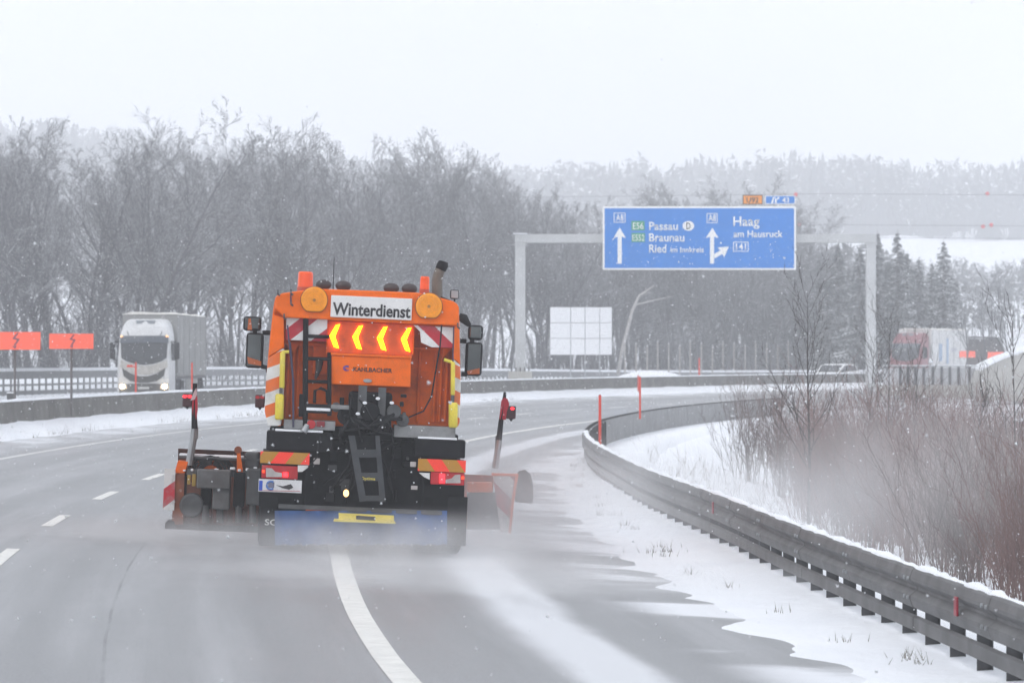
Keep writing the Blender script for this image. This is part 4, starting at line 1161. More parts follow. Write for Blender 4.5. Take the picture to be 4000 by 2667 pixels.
MB().tube([D3(905, 1040, -.05), D3(890, 1100, -.06), D3(905, 1140, -.04)], .01, 6).build('cable', RUBBER, ch)
MB().tube([D3(735, 1000, -.05), D3(728, 1050, -.06), D3(708, 1072, -.05)], .01, 6).build('cable', RUBBER, ch)
sd_ = thing('spreading_disc', None, None); sd_.parent = trk
tpoly2([(778, 1178), (905, 1184), (905, 1198), (778, 1194)], -.2, -.06, 'guard', YELLOW, sd_)
tpoly2([(768, 1192), (908, 1198), (909, 1202), (766, 1197)], -.26, -.02, 'rim', YELLOW, sd_)
tpoly2([(818, 1183), (862, 1186), (862, 1195), (818, 1192)], -.204, -.198, 'slot', BLACK, sd_)
# mud flaps
tbox(597, 1140, 636, 1252, .12, .15, 'mud_flap', RUBBER, trk, .004)
tbox(1026, 1140, 1072, 1252, .12, .15, 'mud_flap', RUBBER, trk, .004)
a, b = TX(608, 1205, .11), TX(636, 1206, .11)
text_mesh('SC', a[0], b[0], a[1], .075, .118, 'lettering', WHITE_DIRTY, trk, .02, .003)
BLUEF = mat('blue_rubber', (.012, .075, .25), .45, var=.25, scale=4, gamt=.3, grime=(.14, .17, .24), spec=.6)
mb = MB(); vs, fs = [], []
n = 48
for i in range(n + 1):
    px = 631 + (1027 - 631) * i / n
    for py in (1172, 1200, 1225, 1250 + 2 * math.sin(i * 1.7)):
        p = D3(px, py, .04 + .025 * math.sin(i * .9)); vs.append(p)
for i in range(n):
    for c in range(3): fs.append((i * 4 + c + 1, i * 4 + c + 5, i * 4 + c + 4, i * 4 + c))
m0 = len(vs); vs += [v + Vector((0, .012, 0)) for v in vs]
fs += [tuple(q + m0 for q in f[::-1]) for f in fs]
mb.add(vs, fs).build('spray_curtain', BLUEF, trk, smooth=True)
tbox(640, 1165, 1020, 1175, .02, .10, 'curtain_rail', DARKSTEEL, trk, .006)
for k in range(22):
    r = random.Random(50 + k); px = 655 + k * 16 + r.uniform(-5, 5); l = r.uniform(3, 9)
    a = D3(px, 1248, .03); b = D3(px, 1248 + l, .03)
    MB().tube([a, b], [.008, .002], 5).build('icicle', SNOW, trk)

# side plough on the left, between the axles
YP = 2.6
PLG = mat('plough_grey', (.13, .132, .135), .6, var=.3, gamt=.6, grime=(.06, .052, .05))
sp = thing('side_plough', None, None); sp.parent = trk
def sbx(x0, y0, x1, y1, d0, d1, nm, m, bv=.008): return tbox(x0, y0, x1, y1, YP + d0, YP + d1, nm, m, sp, bv)
rw = stripes('red_white_plough', (.50, .015, .03), (.66, .65, .64), .42, R(128), .60, duty=.46, dirt=.5)
tpoly2([(378, 1075), (403, 1077), (400, 1172), (374, 1170)], YP - .1, YP - .07, 'marker_board', rw, sp)
tpoly2([(409, 1058), (432, 1060), (424, 1086), (400, 1086)], YP - .05, YP + .4, 'end_plate_top', ORANGE, sp)
tpoly2([(403, 1088), (424, 1086), (420, 1204), (394, 1204)], YP - .06, YP + .5, 'end_plate', mat('rusty_orange', (.30, .075, .02), .6, var=.4, gamt=.6, grime=(.10, .04, .03)), sp)
tpoly2([(380, 1200), (386, 1194), (400, 1196), (404, 1214), (378, 1214)], YP - .08, YP + .3, 'rubber_lip', RUBBER, sp)
mb = MB(); prof = [(.55 + .32 * math.sin(q) , .12 + 1.0 * k / 9) for k, q in enumerate(np.linspace(-.2, 2.9, 10))]
a, b = T(400, 1150, YP), T(604, 1150, YP)
prof = [(YP + y, z) for y, z in prof]
mb.xprism(prof + [(y + .03, z) for y, z in prof[::-1]], a.x, b.x); mb.build('mouldboard', mat('worn_mouldboard', (.17, .05, .022), .7, var=.4, gamt=.6, grime=(.07, .045, .04)), sp)
tbox(400, 1205, 604, 1219, YP + .25, YP + .30, 'cutting_edge', RUBBER, sp, .004)
sbx(412, 1050, 604, 1056, .05, .2, 'top_beam', DARKSTEEL); sbx(412, 1044, 560, 1049.5, .1, .3, 'top_snow', SNOW, .01)
sbx(430, 1080, 604, 1094, -.05, .3, 'cross_beam', DARKSTEEL)
sbx(452, 1078, 530, 1122, -.22, .1, 'hydraulic_tank', PLG, .02)
sbx(488, 1120, 528, 1170, -.15, .15, 'valve_block', PLG, .02)
sbx(460, 1120, 486, 1168, .0, .2, 'valve_block', BLACK, .02)
sbx(536, 1084, 562, 1165, -.1, .2, 'lift_frame', BLACK, .02); sbx(566, 1076, 602, 1160, -.12, .2, 'lift_frame', DARKSTEEL, .02)
sbx(563, 1038, 594, 1075, .05, .35, 'hydraulic_tank', DARKSTEEL, .03)
sbx(430, 1090, 438, 1112, -.1, -.05, 'amber_reflector', mat('amber_reflector', (.32, .20, .03), .4)); sbx(441, 1088, 450, 1116, -.1, -.05, 'amber_reflector', mat('amber_reflector', (.32, .20, .03), .4))
sbx(412, 1090, 428, 1140, -.02, .2, 'side_frame', BLACK)
RUST = mat('rust_brown', (.16, .045, .03), .7, var=.4, gamt=.5, grime=(.07, .05, .05))
MB().disc(TX(440, 1160, YP - .1), .16, YP - .1, YP + .15, 18).build('support_wheel', DARKSTEEL, sp, bevel=.03)
for px, w in ((472, 14), (505, 18), (548, 14), (580, 12)):
    sbx(px - w, 1168, px + w, 1203, .0, .2, 'spring_unit', RUST, .03)
    MB().tube([D3(px, 1160, YP - .06), D3(px, 1200, YP - .06)], .045, 8).build('spring', DARKSTEEL, sp)
tpoly2([(544, 1040), (552, 1039), (558, 1084), (544, 1086)], YP - .06, YP, 'pivot_lever', ORANGE_DIRTY, sp)
MB().disc(TX(547, 1033, YP - .03), .05, YP - .06, YP, 14).build('pivot_pin', mat('rusty_orange', (.3, .07, .02)), sp)
MB().tube([D3(550, 1032, YP), D3(566, 1050, YP), D3(572, 1056, YP)], .012, 6).build('chain', DARKSTEEL, sp)
for k in range(8):
    r = random.Random(90 + k); x0 = 448 + 6 * k
    pts = []
    for q in np.linspace(0, math.pi, 9):
        pts.append(D3(484 - (36 + 3 * k - r.uniform(0, 6)) * math.cos(q) * (.6 + .05 * k) , 1082 - (16 + 3.2 * k) * math.sin(q), YP - .08 + .03 * k))
    MB().tube(pts, .013, 6).build('hydraulic_hose', RUBBER, sp, smooth=True)
tpoly2([(455, 1060), (500, 1058), (512, 1078), (452, 1080)], YP + .05, YP + .15, 'orange_bracket', ORANGE_DIRTY, sp)
for k in range(10):
    r = random.Random(140 + k); x = 420 + 18 * k; y = 1076 + r.uniform(-4, 4)
    sbx(x, y, x + r.uniform(6, 16), y + r.uniform(3, 6), -.1, .05, 'snow_clump', SNOW, .01)
# marker staff
def staff(pts, yl, flag, mirror=1):
    s = thing('marker_staff', None, None); s.parent = trk
    MB().tube([D3(*p, yl) for p in pts[:3]], [.05, .045, .045], 8).build('arm', STEEL, s)
    MB().tube([D3(*p, yl - .02) for p in pts[2:]], [.042, .035, .03, .02][:len(pts) - 2], 8).build('rod', RUBBER, s)
    tpoly2(flag, yl - .05, yl + .03, 'flag', mat('red_flag', (.42, .015, .035), .7, var=.2, scale=8), s)
    return s
s1 = staff([(434, 1068), (444, 1010), (447, 984), (446, 950), (448, 880)], YP, [(441, 930), (443, 915), (449, 900), (453, 912), (454, 940), (451, 962), (444, 962), (442, 945)])
tbox(439, 980, 455, 1008, YP - .03, YP + .05, 'clamp', GREYPAINT, s1, .01)
tpoly2([(437, 920), (446, 898), (451, 890), (453, 905), (447, 917)], YP - .055, YP - .05, 'flag_snow', mat('pale_flag', (.55, .42, .44), .7), s1)
lightpair(430, 904, YP, True, 1)

# front plough
YF = 6.9
fp = thing('front_plough', None, None); fp.parent = trk
a, b = T(560, 1150, YF), T(1136, 1150, YF)
prof = [(YF + .25 + .42 * math.sin(q), 0.06 + .76 * k / 10) for k, q in enumerate(np.linspace(-.3, 2.8, 11))]
MB().xprism(prof + [(y + .03, z) for y, z in prof[::-1]], a.x, b.x).build('mouldboard', ORANGE_DIRTY, fp)
rw2 = stripes('red_white_front', (.42, .03, .04), (.68, .67, .66), .42, R(48), .1, duty=.5, dirt=.35)
tpoly2([(1132, 1092), (1184, 1092), (1176, 1150), (1168, 1222), (1150, 1222)], YF - .04, YF - .01, 'marker_board', rw2, fp)
tpoly2([(1130, 1086), (1191, 1088), (1189, 1093), (1130, 1092)], YF - .06, YF + .1, 'edge_frame', ORANGE, fp)
tpoly2([(1184, 1092), (1191, 1090), (1180, 1160), (1174, 1226), (1168, 1222), (1175, 1150)], YF - .06, YF + .1, 'edge_frame', ORANGE, fp)
tpoly2([(1180, 1096), (1192, 1082), (1206, 1078), (1218, 1088), (1224, 1110), (1225, 1140), (1222, 1156), (1184, 1152)], YF + .25, YF + .33, 'rubber_deflector', RUBBER, fp)
tpoly2([(1074, 1108), (1130, 1108), (1130, 1130), (1074, 1130)], YF - .1, YF + .2, 'push_frame', ORANGE_DIRTY, fp)
tpoly2([(1074, 1130), (1150, 1130), (1150, 1215), (1074, 1215)], YF + .0, YF + .2, 'lower_frame', DARKSTEEL, fp)
MB().bb(-.4, .4, 6.6, YF + .3, .5, .9).build('plough_mount', BLACK, fp, bevel=.02)
s2 = staff([(1137, 1075), (1142, 1040), (1146, 1010), (1151, 965), (1157, 925), (1160, 900)], YF, [(1147, 962), (1152, 920), (1158, 912), (1166, 916), (1170, 928), (1164, 945), (1162, 964)])
tbox(1138, 1000, 1152, 1032, YF - .03, YF + .05, 'clamp', DARKSTEEL, s2, .01)
lightpair(1174, 932, YF, False, 1)

# ------------------------------------------------------------------ oncoming lorries
HEADL = emit('headlight', (1.0, .78, .45), 30.0)
AMB = emit('roof_marker', (1.0, .5, .2), 2.0)
def ring_wheel(par, x, y, z, r, w):
    mb = MB(); n = 20; prof = [(-w / 2, r * .5), (-w / 2, r * .9), (-w / 2 + .04, r), (w / 2 - .04, r), (w / 2, r * .9), (w / 2, r * .5)]
    vs, fs = [], []; m = len(prof)
    for k in range(n):
        q = 6.283 * k / n
        for dx, rr in prof: vs.append((x + dx, y + rr * math.cos(q), z + rr * math.sin(q)))
    for k in range(n):
        for c in range(m - 1): fs.append((k * m + c, k * m + c + 1, ((k + 1) % n) * m + c + 1, ((k + 1) % n) * m + c))
    o = mb.add(vs, fs).build('wheel', RUBBER, par)
    MB().tube([(x - w / 2 + .02, y, z), (x + w / 2 - .02, y, z)], r * .5, 14).build('rim', DARKSTEEL, o)
    return o
def lorry(label, loc, yaw, paint, paint_low, box_m, box_len, lights=True, side_print=None):
    t = thing('lorry', label, 'truck', loc, (0, 0, yaw))
    w = 1.24
    # cab: front at y=0 facing the viewer, rounded in plan and leaning back
    def sec(z, y, hw, c): return [(-hw, y + 1.9, z), (-hw, y + c * 1.6, z), (-hw + c * .5, y + c * .45, z), (-hw + c * 1.6, y + .03, z), (0, y - .03, z), (hw - c * 1.6, y + .03, z), (hw - c * .5, y + c * .45, z), (hw, y + c * 1.6, z), (hw, y + 1.9, z)]
    S = [sec(.42, .02, 1.24, .16), sec(.95, -.02, 1.245, .16), sec(1.45, .0, 1.24, .17), sec(2.05, .06, 1.22, .18), sec(2.85, .22, 1.17, .18), sec(3.05, .30, 1.15, .2), sec(3.45, .52, 1.06, .22), sec(3.72, .85, .92, .25), sec(3.8, 1.2, .78, .25)]
    vs = [p for s in S for p in s]; n = 9; fs = []
    for i in range(len(S) - 1):
        for c in range(n): fs.append((i * n + c, i * n + (c + 1) % n, (i + 1) * n + (c + 1) % n, (i + 1) * n + c))
    fs += [tuple(range(n - 1, -1, -1)), tuple((len(S) - 1) * n + c for c in range(n))]
    cab = MB().add(vs, fs).build('cab', paint, t, bevel=.03)
    def front(px, z):     # point on the cab front
        zz = [.42, .95, 1.45, 2.05, 2.85, 3.05, 3.45, 3.72]; yy = [.02, -.02, 0, .06, .22, .30, .52, .85]; hw = [1.24, 1.245, 1.24, 1.22, 1.17, 1.15, 1.06, .92]
        y = float(np.interp(z, zz, yy)); h = float(np.interp(z, zz, hw)); u = abs(px) / h
        return Vector((px, y - .03 + (.06 * min(u / .8, 1)) + (max(0, u - .78) / .22) ** 2 * .16, z))
    def fpatch(pts, nm, m, off=.035, th=.04, par=None):
        bm = bmesh.new(); bm.faces.new([bm.verts.new((x, 0, z)) for x, z in pts])
        for ax_, lo_, hi_ in ((0, -1.25, 1.25), (2, .4, 3.9)):
            for q in np.arange(lo_, hi_, .125):
                co = [0, 0, 0]; co[ax_] = q; no = [0, 0, 0]; no[ax_] = 1
                bmesh.ops.bisect_plane(bm, geom=bm.verts[:] + bm.edges[:] + bm.faces[:], plane_co=co, plane_no=no)
        for v in bm.verts: v.co = front(v.co.x, v.co.z) + Vector((0, -off, 0))
        r = bmesh.ops.extrude_face_region(bm, geom=bm.faces[:])
        bmesh.ops.translate(bm, verts=[g for g in r['geom'] if isinstance(g, bmesh.types.BMVert)], vec=(0, th, 0))
        bmesh.ops.recalc_face_normals(bm, faces=bm.faces[:])
        me = bpy.data.meshes.new(nm); bm.to_mesh(me); bm.free()
        return link(nm, me, m, par or cab)
    fpatch([(-1.04, 2.02), (-.8, 1.86), (-.4, 1.74), (0, 1.70), (.4, 1.74), (.8, 1.86), (1.04, 2.02), (1.08, 2.72), (.7, 2.74), (0, 2.74), (-.7, 2.74), (-1.08, 2.72)], 'windscreen', GLASS)
    fpatch([(-1.12, 2.70), (1.12, 2.70), (1.10, 3.02), (.6, 3.03), (0, 3.03), (-.6, 3.03), (-1.10, 3.02)], 'sun_visor', mat('visor_dark', (.05, .065, .085), .4), .10, .05)
    fpatch([(-1.0, 1.56), (-.6, 1.30), (-.2, 1.17), (.2, 1.17), (.6, 1.30), (1.0, 1.56), (.92, 1.18), (.62, .96), (.2, .88), (-.2, .88), (-.62, .96), (-.92, 1.18)], 'grille', mat('grille_dark', (.05, .048, .045), .6, var=.3), .02)
    fpatch([(-1.12, .46), (1.12, .46), (1.12, .78), (.5, .84), (-.5, .84), (-1.12, .78)], 'bumper', mat('bumper_dirty', (.07, .068, .065), .6, var=.3, gamt=.5, grime=(.13, .12, .11)), .05)
    fpatch([(-.26, .58), (.26, .58), (.26, .69), (-.26, .69)], 'number_plate', WHITE_DIRTY, .07)
    for s in (-1, 1):
        hl = fpatch([(s * 1.10, .62), (s * .74, .60), (s * .78, .80), (s * 1.12, .86)], 'headlamp', CLEAR, .06)
        if lights:
            c = front(s * .98, .70) + Vector((0, -.10, 0))
            MB().disc((c.x, c.z), .10, c.y - .02, c.y + .05, 14).build('lit_bulb', HEADL, hl)
        fpatch([(s * 1.09, 3.04), (s * 1.0, 3.04), (s * 1.0, 2.97), (s * 1.09, 2.97)], 'roof_marker', AMB if lights else CLEAR, .13)
        m_ = MB().bb(s * 1.36, s * 1.60, .35, .50, 1.95, 2.72).build('mirror', BLACK, cab, bevel=.04)
        MB().tube([(s * 1.15, .5, 2.74), (s * 1.45, .42, 2.76)], .03, 6).build('mirror_arm', BLACK, m_)
        MB().tube([(s * 1.2, .5, 1.92), (s * 1.45, .42, 1.93)], .03, 6).build('mirror_arm', BLACK, m_)
        MB().xprism([(.55, 1.95), (.62, 2.7), (1.5, 2.7), (1.5, 1.9)], s * 1.235, s * 1.20).build('side_window', GLASS, cab)
        a = front(s * .25, 1.86) + Vector((0, -.05, 0)); b = front(s * .75, 2.1) + Vector((0, -.05, 0))
        MB().tube([a, b], .015, 5).build('wiper', BLACK, cab)
        a = front(s * .72, 3.05) + Vector((0, -.08, 0)); b = front(s * .80, 3.22) + Vector((0, -.05, 0))
        MB().tube([a, b], .02, 5).build('roof_bracket', DARKSTEEL, cab)
    vs_ = [front(x, z) + Vector((0, -.015, 0)) for x, z in ((-.42, 3.58), (.42, 3.58), (.46, 3.74), (-.46, 3.74))]
    MB().add(vs_ + [p + Vector((0, .06, 0)) for p in vs_], [(0, 1, 2, 3), (0, 4, 5, 1), (1, 5, 6, 2), (2, 6, 7, 3), (3, 7, 4, 0)]).build('roof_hatch', mat('roof_glass', (.16, .18, .20), .3), cab)
    MB().bb(-1.2, 1.2, 1.9, 6.0, .55, .95).build('chassis', BLACK, t)
    if paint_low: fpatch([(-1.1, 1.60), (-.7, 1.36), (-.25, 1.24), (.25, 1.24), (.7, 1.36), (1.1, 1.60), (1.06, 1.92), (.8, 1.80), (.4, 1.68), (0, 1.64), (-.4, 1.68), (-.8, 1.80), (-1.06, 1.92)], 'front_panel', paint_low, .012)
    tr = MB().bb(-1.275, 1.275, 2.5, 2.5 + box_len, 1.15, 4.02).build('trailer_box', box_m, t, bevel=.02)
    mb = MB(); vs, fs = [], []
    for i, y in enumerate(np.linspace(2.45, 2.55 + box_len, 14)):
        for j in range(7):
            x = -1.32 + 2.64 * j / 6
            vs.append((x, y, 4.025 + (0 if j in (0, 6) else .10 + .03 * math.sin(i * 1.3 + j))))
    for i in range(13):
        for j in range(6): fs.append((i * 7 + j, i * 7 + j + 1, i * 7 + j + 8, i * 7 + j + 7))
    fs.append(tuple(range(6, -1, -1)))
    mb.add(vs, fs).build('roof_snow', mat('old_snow', (.72, .70, .66), .8, var=.1), tr)
    MB().bb(-1.2, 1.2, 2.6, 2.4 + box_len, 1.0, 1.14).build('trailer_frame', DARKSTEEL, t)
    for s in (-1, 1):
        MB().bb(s * 1.20, s * 1.25, 6.5, 1.5 + box_len - 3, .45, 1.0).build('side_skirt', box_m, t)
        for k in range(6):
            y = 2.6 + box_len * k / 5.2
            MB().bb(s * 1.276, s * 1.29, y, y + .05, 1.2, 3.95).build('curtain_strap', GREYPAINT, tr)
        ring_wheel(t, s * 1.05, 1.3, .5, .5, .34); ring_wheel(t, s * 1.0, 4.6, .5, .5, .55)
        for k in range(3): ring_wheel(t, s * 1.05, box_len - 1.6 + k * 1.3, .5, .5, .38)
    if side_print:
        for y0, y1, z0, z1, m in side_print: MB().bb(1.277, 1.282, y0, y1, z0, z1).build('side_print', m, tr)
    return t
lo = at(330, 888, 176)
lorry('white lorry with lit headlights oncoming beyond the median barrier', (lo.x, 176, .26), R(-1.3), mat('cab_white', (.62, .625, .63), .45, var=.1, gamt=.35, grime=(.42, .41, .40), scale=2), mat('dirty_cab', (.50, .48, .45), .5, var=.2, gamt=.6, grime=(.3, .28, .25)), mat('grey_curtain', (.27, .27, .265), .7, var=.2, scale=1, gamt=.4, grime=(.2, .195, .185)), 13.2)
fl = at(2078, 838, 282)
RED = mat('red_cab', (.24, .06, .075), .45, var=.15, gamt=.3, grime=(.25, .14, .14))
lorry('far red-cabbed lorry with a white trailer beyond the bridge railing', (fl.x, 282, at(0, 757, 282).z - 4.02), R(-24), RED, mat('red_low', (.22, .05, .06), .5), WHITE_DIRTY, 9.0, False,
      [(4.2, 5.0, 1.7, 3.0, mat('pale_blue_print', (.28, .38, .52), .6)), (6.0, 6.6, 1.5, 3.4, mat('pale_blue_print', (.28, .38, .52), .6)), (7.2, 8.6, 2.4, 2.7, mat('grey_print2', (.42, .42, .45), .6))])

# ------------------------------------------------------------------ white car on the far carriageway
ca = at(1884, 866, 250)
car = thing('car', 'small white car on the far carriageway behind the young tree', 'car', (ca.x, 250, .30), (0, 0, R(-32)))
prof = [(0, .3), (-.02, .62), (.25, .78), (1.05, .92), (1.75, 1.42), (2.3, 1.50), (3.3, 1.46), (3.9, 1.05), (4.15, .95), (4.2, .35)]
body = MB().xprism(prof, -.88, .88).build('body', WHITE, car, bevel=.07)
MB().xprism([(1.10, .985), (1.72, 1.425), (1.74, 1.40), (1.14, .95)], -.74, .74).build('windscreen', GLASS, car)
fsw = [(1.18, .98), (1.76, 1.38), (2.3, 1.43), (3.2, 1.40), (3.7, 1.06)]
for s in (-1, 1):
    MB().xprism(fsw, s * .883, s * .87).build('side_window', GLASS, car)
    MB().bb(s * .55, s * .82, -.03, .05, .62, .74).build('headlight', CLEAR, car, bevel=.02)
    MB().bb(s * .88, s * 1.03, 1.25, 1.40, .95, 1.08).build('mirror', BLACK, car, bevel=.02)
    ring_wheel(car, s * .78, .75, .32, .32, .2); ring_wheel(car, s * .78, 3.4, .32, .32, .2)
MB().bb(-.5, .5, -.035, .02, .38, .55).build('grille', BLACK, car, bevel=.01)
MB().bb(-.26, .26, -.045, -.03, .44, .55).build('number_plate', WHITE_DIRTY, car)

# ------------------------------------------------------------------ bare trees
def limbs_mesh(lims, name, m):
    """lims: list of (points, radii, sides) -> one mesh of tapered tubes"""
    groups = {}
    for pts, rad, n in lims: groups.setdefault((len(pts), n), []).append((pts, rad))
    V, Fc = [], []; o = 0
    for (k, n), g in groups.items():
        P = np.array([q[0] for q in g], float); Rr = np.array([q[1] for q in g], float); m_ = len(P)
        t = np.gradient(P, axis=1); t /= (np.linalg.norm(t, axis=2, keepdims=True) + 1e-9)
        up = np.where(np.abs(t[..., 2:3]) > .9, np.array([1., 0, 0]), np.array([0, 0, 1.]))
        x = np.cross(t, up); x /= (np.linalg.norm(x, axis=2, keepdims=True) + 1e-9); y = np.cross(x, t)
        a = 2 * np.pi * np.arange(n) / n
        ring = P[:, :, None] + (x[:, :, None] * np.cos(a)[:, None] + y[:, :, None] * np.sin(a)[:, None]) * Rr[:, :, None, None]
        V.append(ring.reshape(-1, 3))
        i = np.arange(k - 1)[:, None] * n; c = np.arange(n)[None]; c2 = (c + 1) % n
        q = np.stack([i + c, i + c2, i + n + c2, i + n + c], -1).reshape(-1, 4)
        Fc.append((np.arange(m_)[:, None, None] * (k * n) + q[None] + o).reshape(-1, 4)); o += m_ * k * n
    V = np.concatenate(V); Fc = np.concatenate(Fc)
    me = bpy.data.meshes.new(name)
    me.vertices.add(len(V)); me.vertices.foreach_set('co', V.ravel().astype(np.float32))
    me.loops.add(Fc.size); me.loops.foreach_set('vertex_index', Fc.ravel().astype(np.int32))
    me.polygons.add(len(Fc)); me.polygons.foreach_set('loop_start', np.arange(0, Fc.size, 4, dtype=np.int32)); me.polygons.foreach_set('loop_total', np.full(len(Fc), 4, np.int32))
    me.update(calc_edges=True)
    me.materials.append(m)
    return me
def grow(rg, p, d, L, r, lev, maxlev, cfg, out, lastlev=None):
    n = (7, 5, 4, 3, 3)[lev]
    pts = [p.copy()]; rad = [r]; dd = d.copy()
    for i in range(n):
        dd = dd + rg.normal(size=3) * cfg['wob'][lev]; dd[2] += cfg['up'][lev]
        dd /= np.linalg.norm(dd)
        pts.append(pts[-1] + dd * L / n); rad.append(r * (1 - (i + 1) / n * cfg['taper'][lev]))
    out[0 if lev == 0 else 1].append((pts, rad, (6, 5, 4, 3, 3)[lev]))
    if lev >= maxlev: return
    cnt = cfg['cnt'][lev]; cnt = max(1, int(cnt * rg.uniform(.8, 1.2)))
    for c in range(cnt):
        f = cfg['start'][lev] + (1 - cfg['start'][lev]) * (c + rg.uniform(0, .9)) / cnt
        f = min(f, .99); j = int(f * n); w = f * n - j
        q = pts[j] * (1 - w) + pts[j + 1] * w
        ax = np.array(pts[j + 1]) - np.array(pts[j]); ax /= np.linalg.norm(ax)
        a = rg.uniform(0, 2 * np.pi); side = np.cross(ax, [np.cos(a), np.sin(a), .13]); side /= np.linalg.norm(side)
        ang = cfg['ang'][lev] * rg.uniform(.75, 1.25)
        nd = ax * math.cos(ang) + side * math.sin(ang)
        ll = L * cfg['len'][lev] * rg.uniform(.6, 1.15) * (1.15 - .65 * f if lev == 0 else 1.1 - .5 * f)
        rr = max(cfg['rmin'], rad[j] * cfg['rk'][lev])
        grow(rg, q, nd, ll, rr, lev + 1, maxlev, cfg, out)
BARK = mat('bare_bark', (.074, .075, .084), .9, var=.3, scale=2, snow=.3)
BARK2 = mat('bare_bark_pale', (.098, .099, .108), .9, var=.3, scale=2, snow=.36)
TALL = dict(wob=(.06, .12, .16, .2, .2), up=(.02, .10, .06, .03, 0), taper=(.9, .85, .8, .7, .6), cnt=(20, 8, 7, 5), start=(.28, .2, .15, .1), ang=(.62, .62, .7, .75), len=(.46, .48, .48, .5), rk=(.42, .5, .5, .6), rmin=.0105)
LOOSE = dict(TALL, cnt=(16, 8, 6, 5), start=(.30, .25, .2, .1), ang=(.75, .7, .8, .8), len=(.48, .5, .5, .5))
protos = []
for k in range(8):
    rg = np.random.default_rng(100 + k); out = ([], [])
    cfg = LOOSE if k % 3 == 2 else TALL
    H_ = 16.0
    nst = 2 if k in (3, 6) else 1
    for s in range(nst):
        grow(rg, np.array([s * .35, 0, -.4]), np.array([rg.normal() * .05 + (s - .5) * .22 * (nst - 1), rg.normal() * .05, 1.0]), H_ * (.97 if s == 0 else .88), .20 if nst == 1 else .17, 0, 4, cfg, out)
    zmax = max(p[2] for l in out[1] for p in l[0])
    sc_ = 16.0 / zmax
    for grp in out:
        for i, (p, r, n) in enumerate(grp): grp[i] = (np.asarray(p) * [1, 1, sc_], r, n)
    protos.append((limbs_mesh(out[0], 'trunk', BARK if k % 2 else BARK2), limbs_mesh(out[1], 'crown', BARK if k % 2 else BARK2)))
def place_tree(k, x, y, h, rz, label, group, name='bare_tree', cat='tree', z=None):
    t = thing(name, label, cat, (x, y, gz(x, y) if z is None else z), (0, 0, rz), group)
    s = h / 16.0; wv_ = .78 + .42 * ((x * 7.31 + y * 3.17) % 1.0); t.scale = (s * wv_, s * wv_, s)
    for nm, me in (('trunk', protos[k][0]), ('crown', protos[k][1])): link(nm, me, None, t)
    return t
def front_d(px): return float(np.interp(px, [-100, 0, 400, 800, 1100, 1300, 1500, 1850, 2400], [205, 214, 232, 254, 270, 288, 300, 316, 330]))
def top_y(px): return float(np.interp(px, [-100, 0, 60, 110, 190, 230, 290, 345, 400, 460, 540, 610, 680, 760, 830, 930, 1000, 1090, 1180, 1240, 1290, 1380, 1480, 1560, 1650, 1760, 1830, 1900], [285, 275, 262, 258, 300, 270, 250, 215, 250, 270, 275, 255, 275, 285, 300, 290, 310, 292, 330, 365, 420, 440, 425, 395, 400, 385, 460, 560]))
named = {60: 'bare tree at far left with a broad airy crown', 110: 'slim bare tree left of the pale gap in the wood', 245: 'bare tree right of the pale gap in the wood', 345: 'tallest bare tree of the wood, above the oncoming lorry', 610: 'bushy-topped bare tree above the left mirror of the lorry', 690: 'bare tree rising behind the left beacon', 830: 'bare tree rising behind the middle of the orange lorry', 930: 'bare tree left of the exhaust stack', 1000: 'bare tree behind the exhaust stack', 1090: 'tall bare tree just left of the gantry post', 1180: 'bare tree behind the left gantry post', 1235: 'last tall bare tree before the wood drops to the right', 1580: 'bare tree rising behind the middle of the blue sign', 1690: 'rounded bare tree above the right half of the blue sign', 1765: 'bare tree showing right of the small gantry plates'}
rt = random.Random(11)
i = 0
for px, lb in named.items():
    d = front_d(px) + rt.uniform(0, 5); top = at(px, top_y(px), d); g = gz(top.x, d)
    place_tree(i % 8, top.x, d, top.z - g, rt.uniform(0, 6.28), lb, 'bare trees of the wood'); i += 1
LAND = [(-900, 'at the far left edge'), (100, 'behind the orange lightning boards'), (230, 'left of the oncoming lorry'), (330, 'above the oncoming lorry'), (480, 'between the two lorries'), (620, 'above the left truck mirror'), (760, 'behind the left beacon'), (880, 'behind the right beacon'), (1010, 'right of the exhaust stack'), (1120, 'left of the gantry post'), (1205, 'behind the white sign back'), (1400, 'below the blue sign, left'), (1600, 'below the blue sign, right'), (1800, 'under the right gantry beam')]
def land(px): return [b for a, b in LAND if px >= a][-1]
ROWN = {2: 'front row', 14: 'second row', 28: 'third row', 44: 'rear row'}
rows = [(2, 31, 1.0, -300), (14, 33, .98, -300), (28, 31, .94, -300), (44, 26, .9, -300), (2, 12, 1.0, 1240), (14, 12, 1.0, 1240), (28, 10, 1.0, 1240)]
for off, n, hk, x0 in rows:
    for k in range(n):
        px = x0 + (1890 - x0) * (k + rt.uniform(.1, .9)) / n
        if off < 20 and 135 < px < 205: continue
        d = front_d(px) + off + rt.uniform(-4, 6); yt = top_y(px) + rt.uniform(8, 75)
        top = at(px, yt, d); g = gz(top.x, d); h = max(7.0, (top.z - g) * hk)
        place_tree(rt.randrange(8), top.x, d, h, rt.uniform(0, 6.28), f'bare tree in the {ROWN[off]} of the wood {land(px)}', 'crowded trees inside the wood')
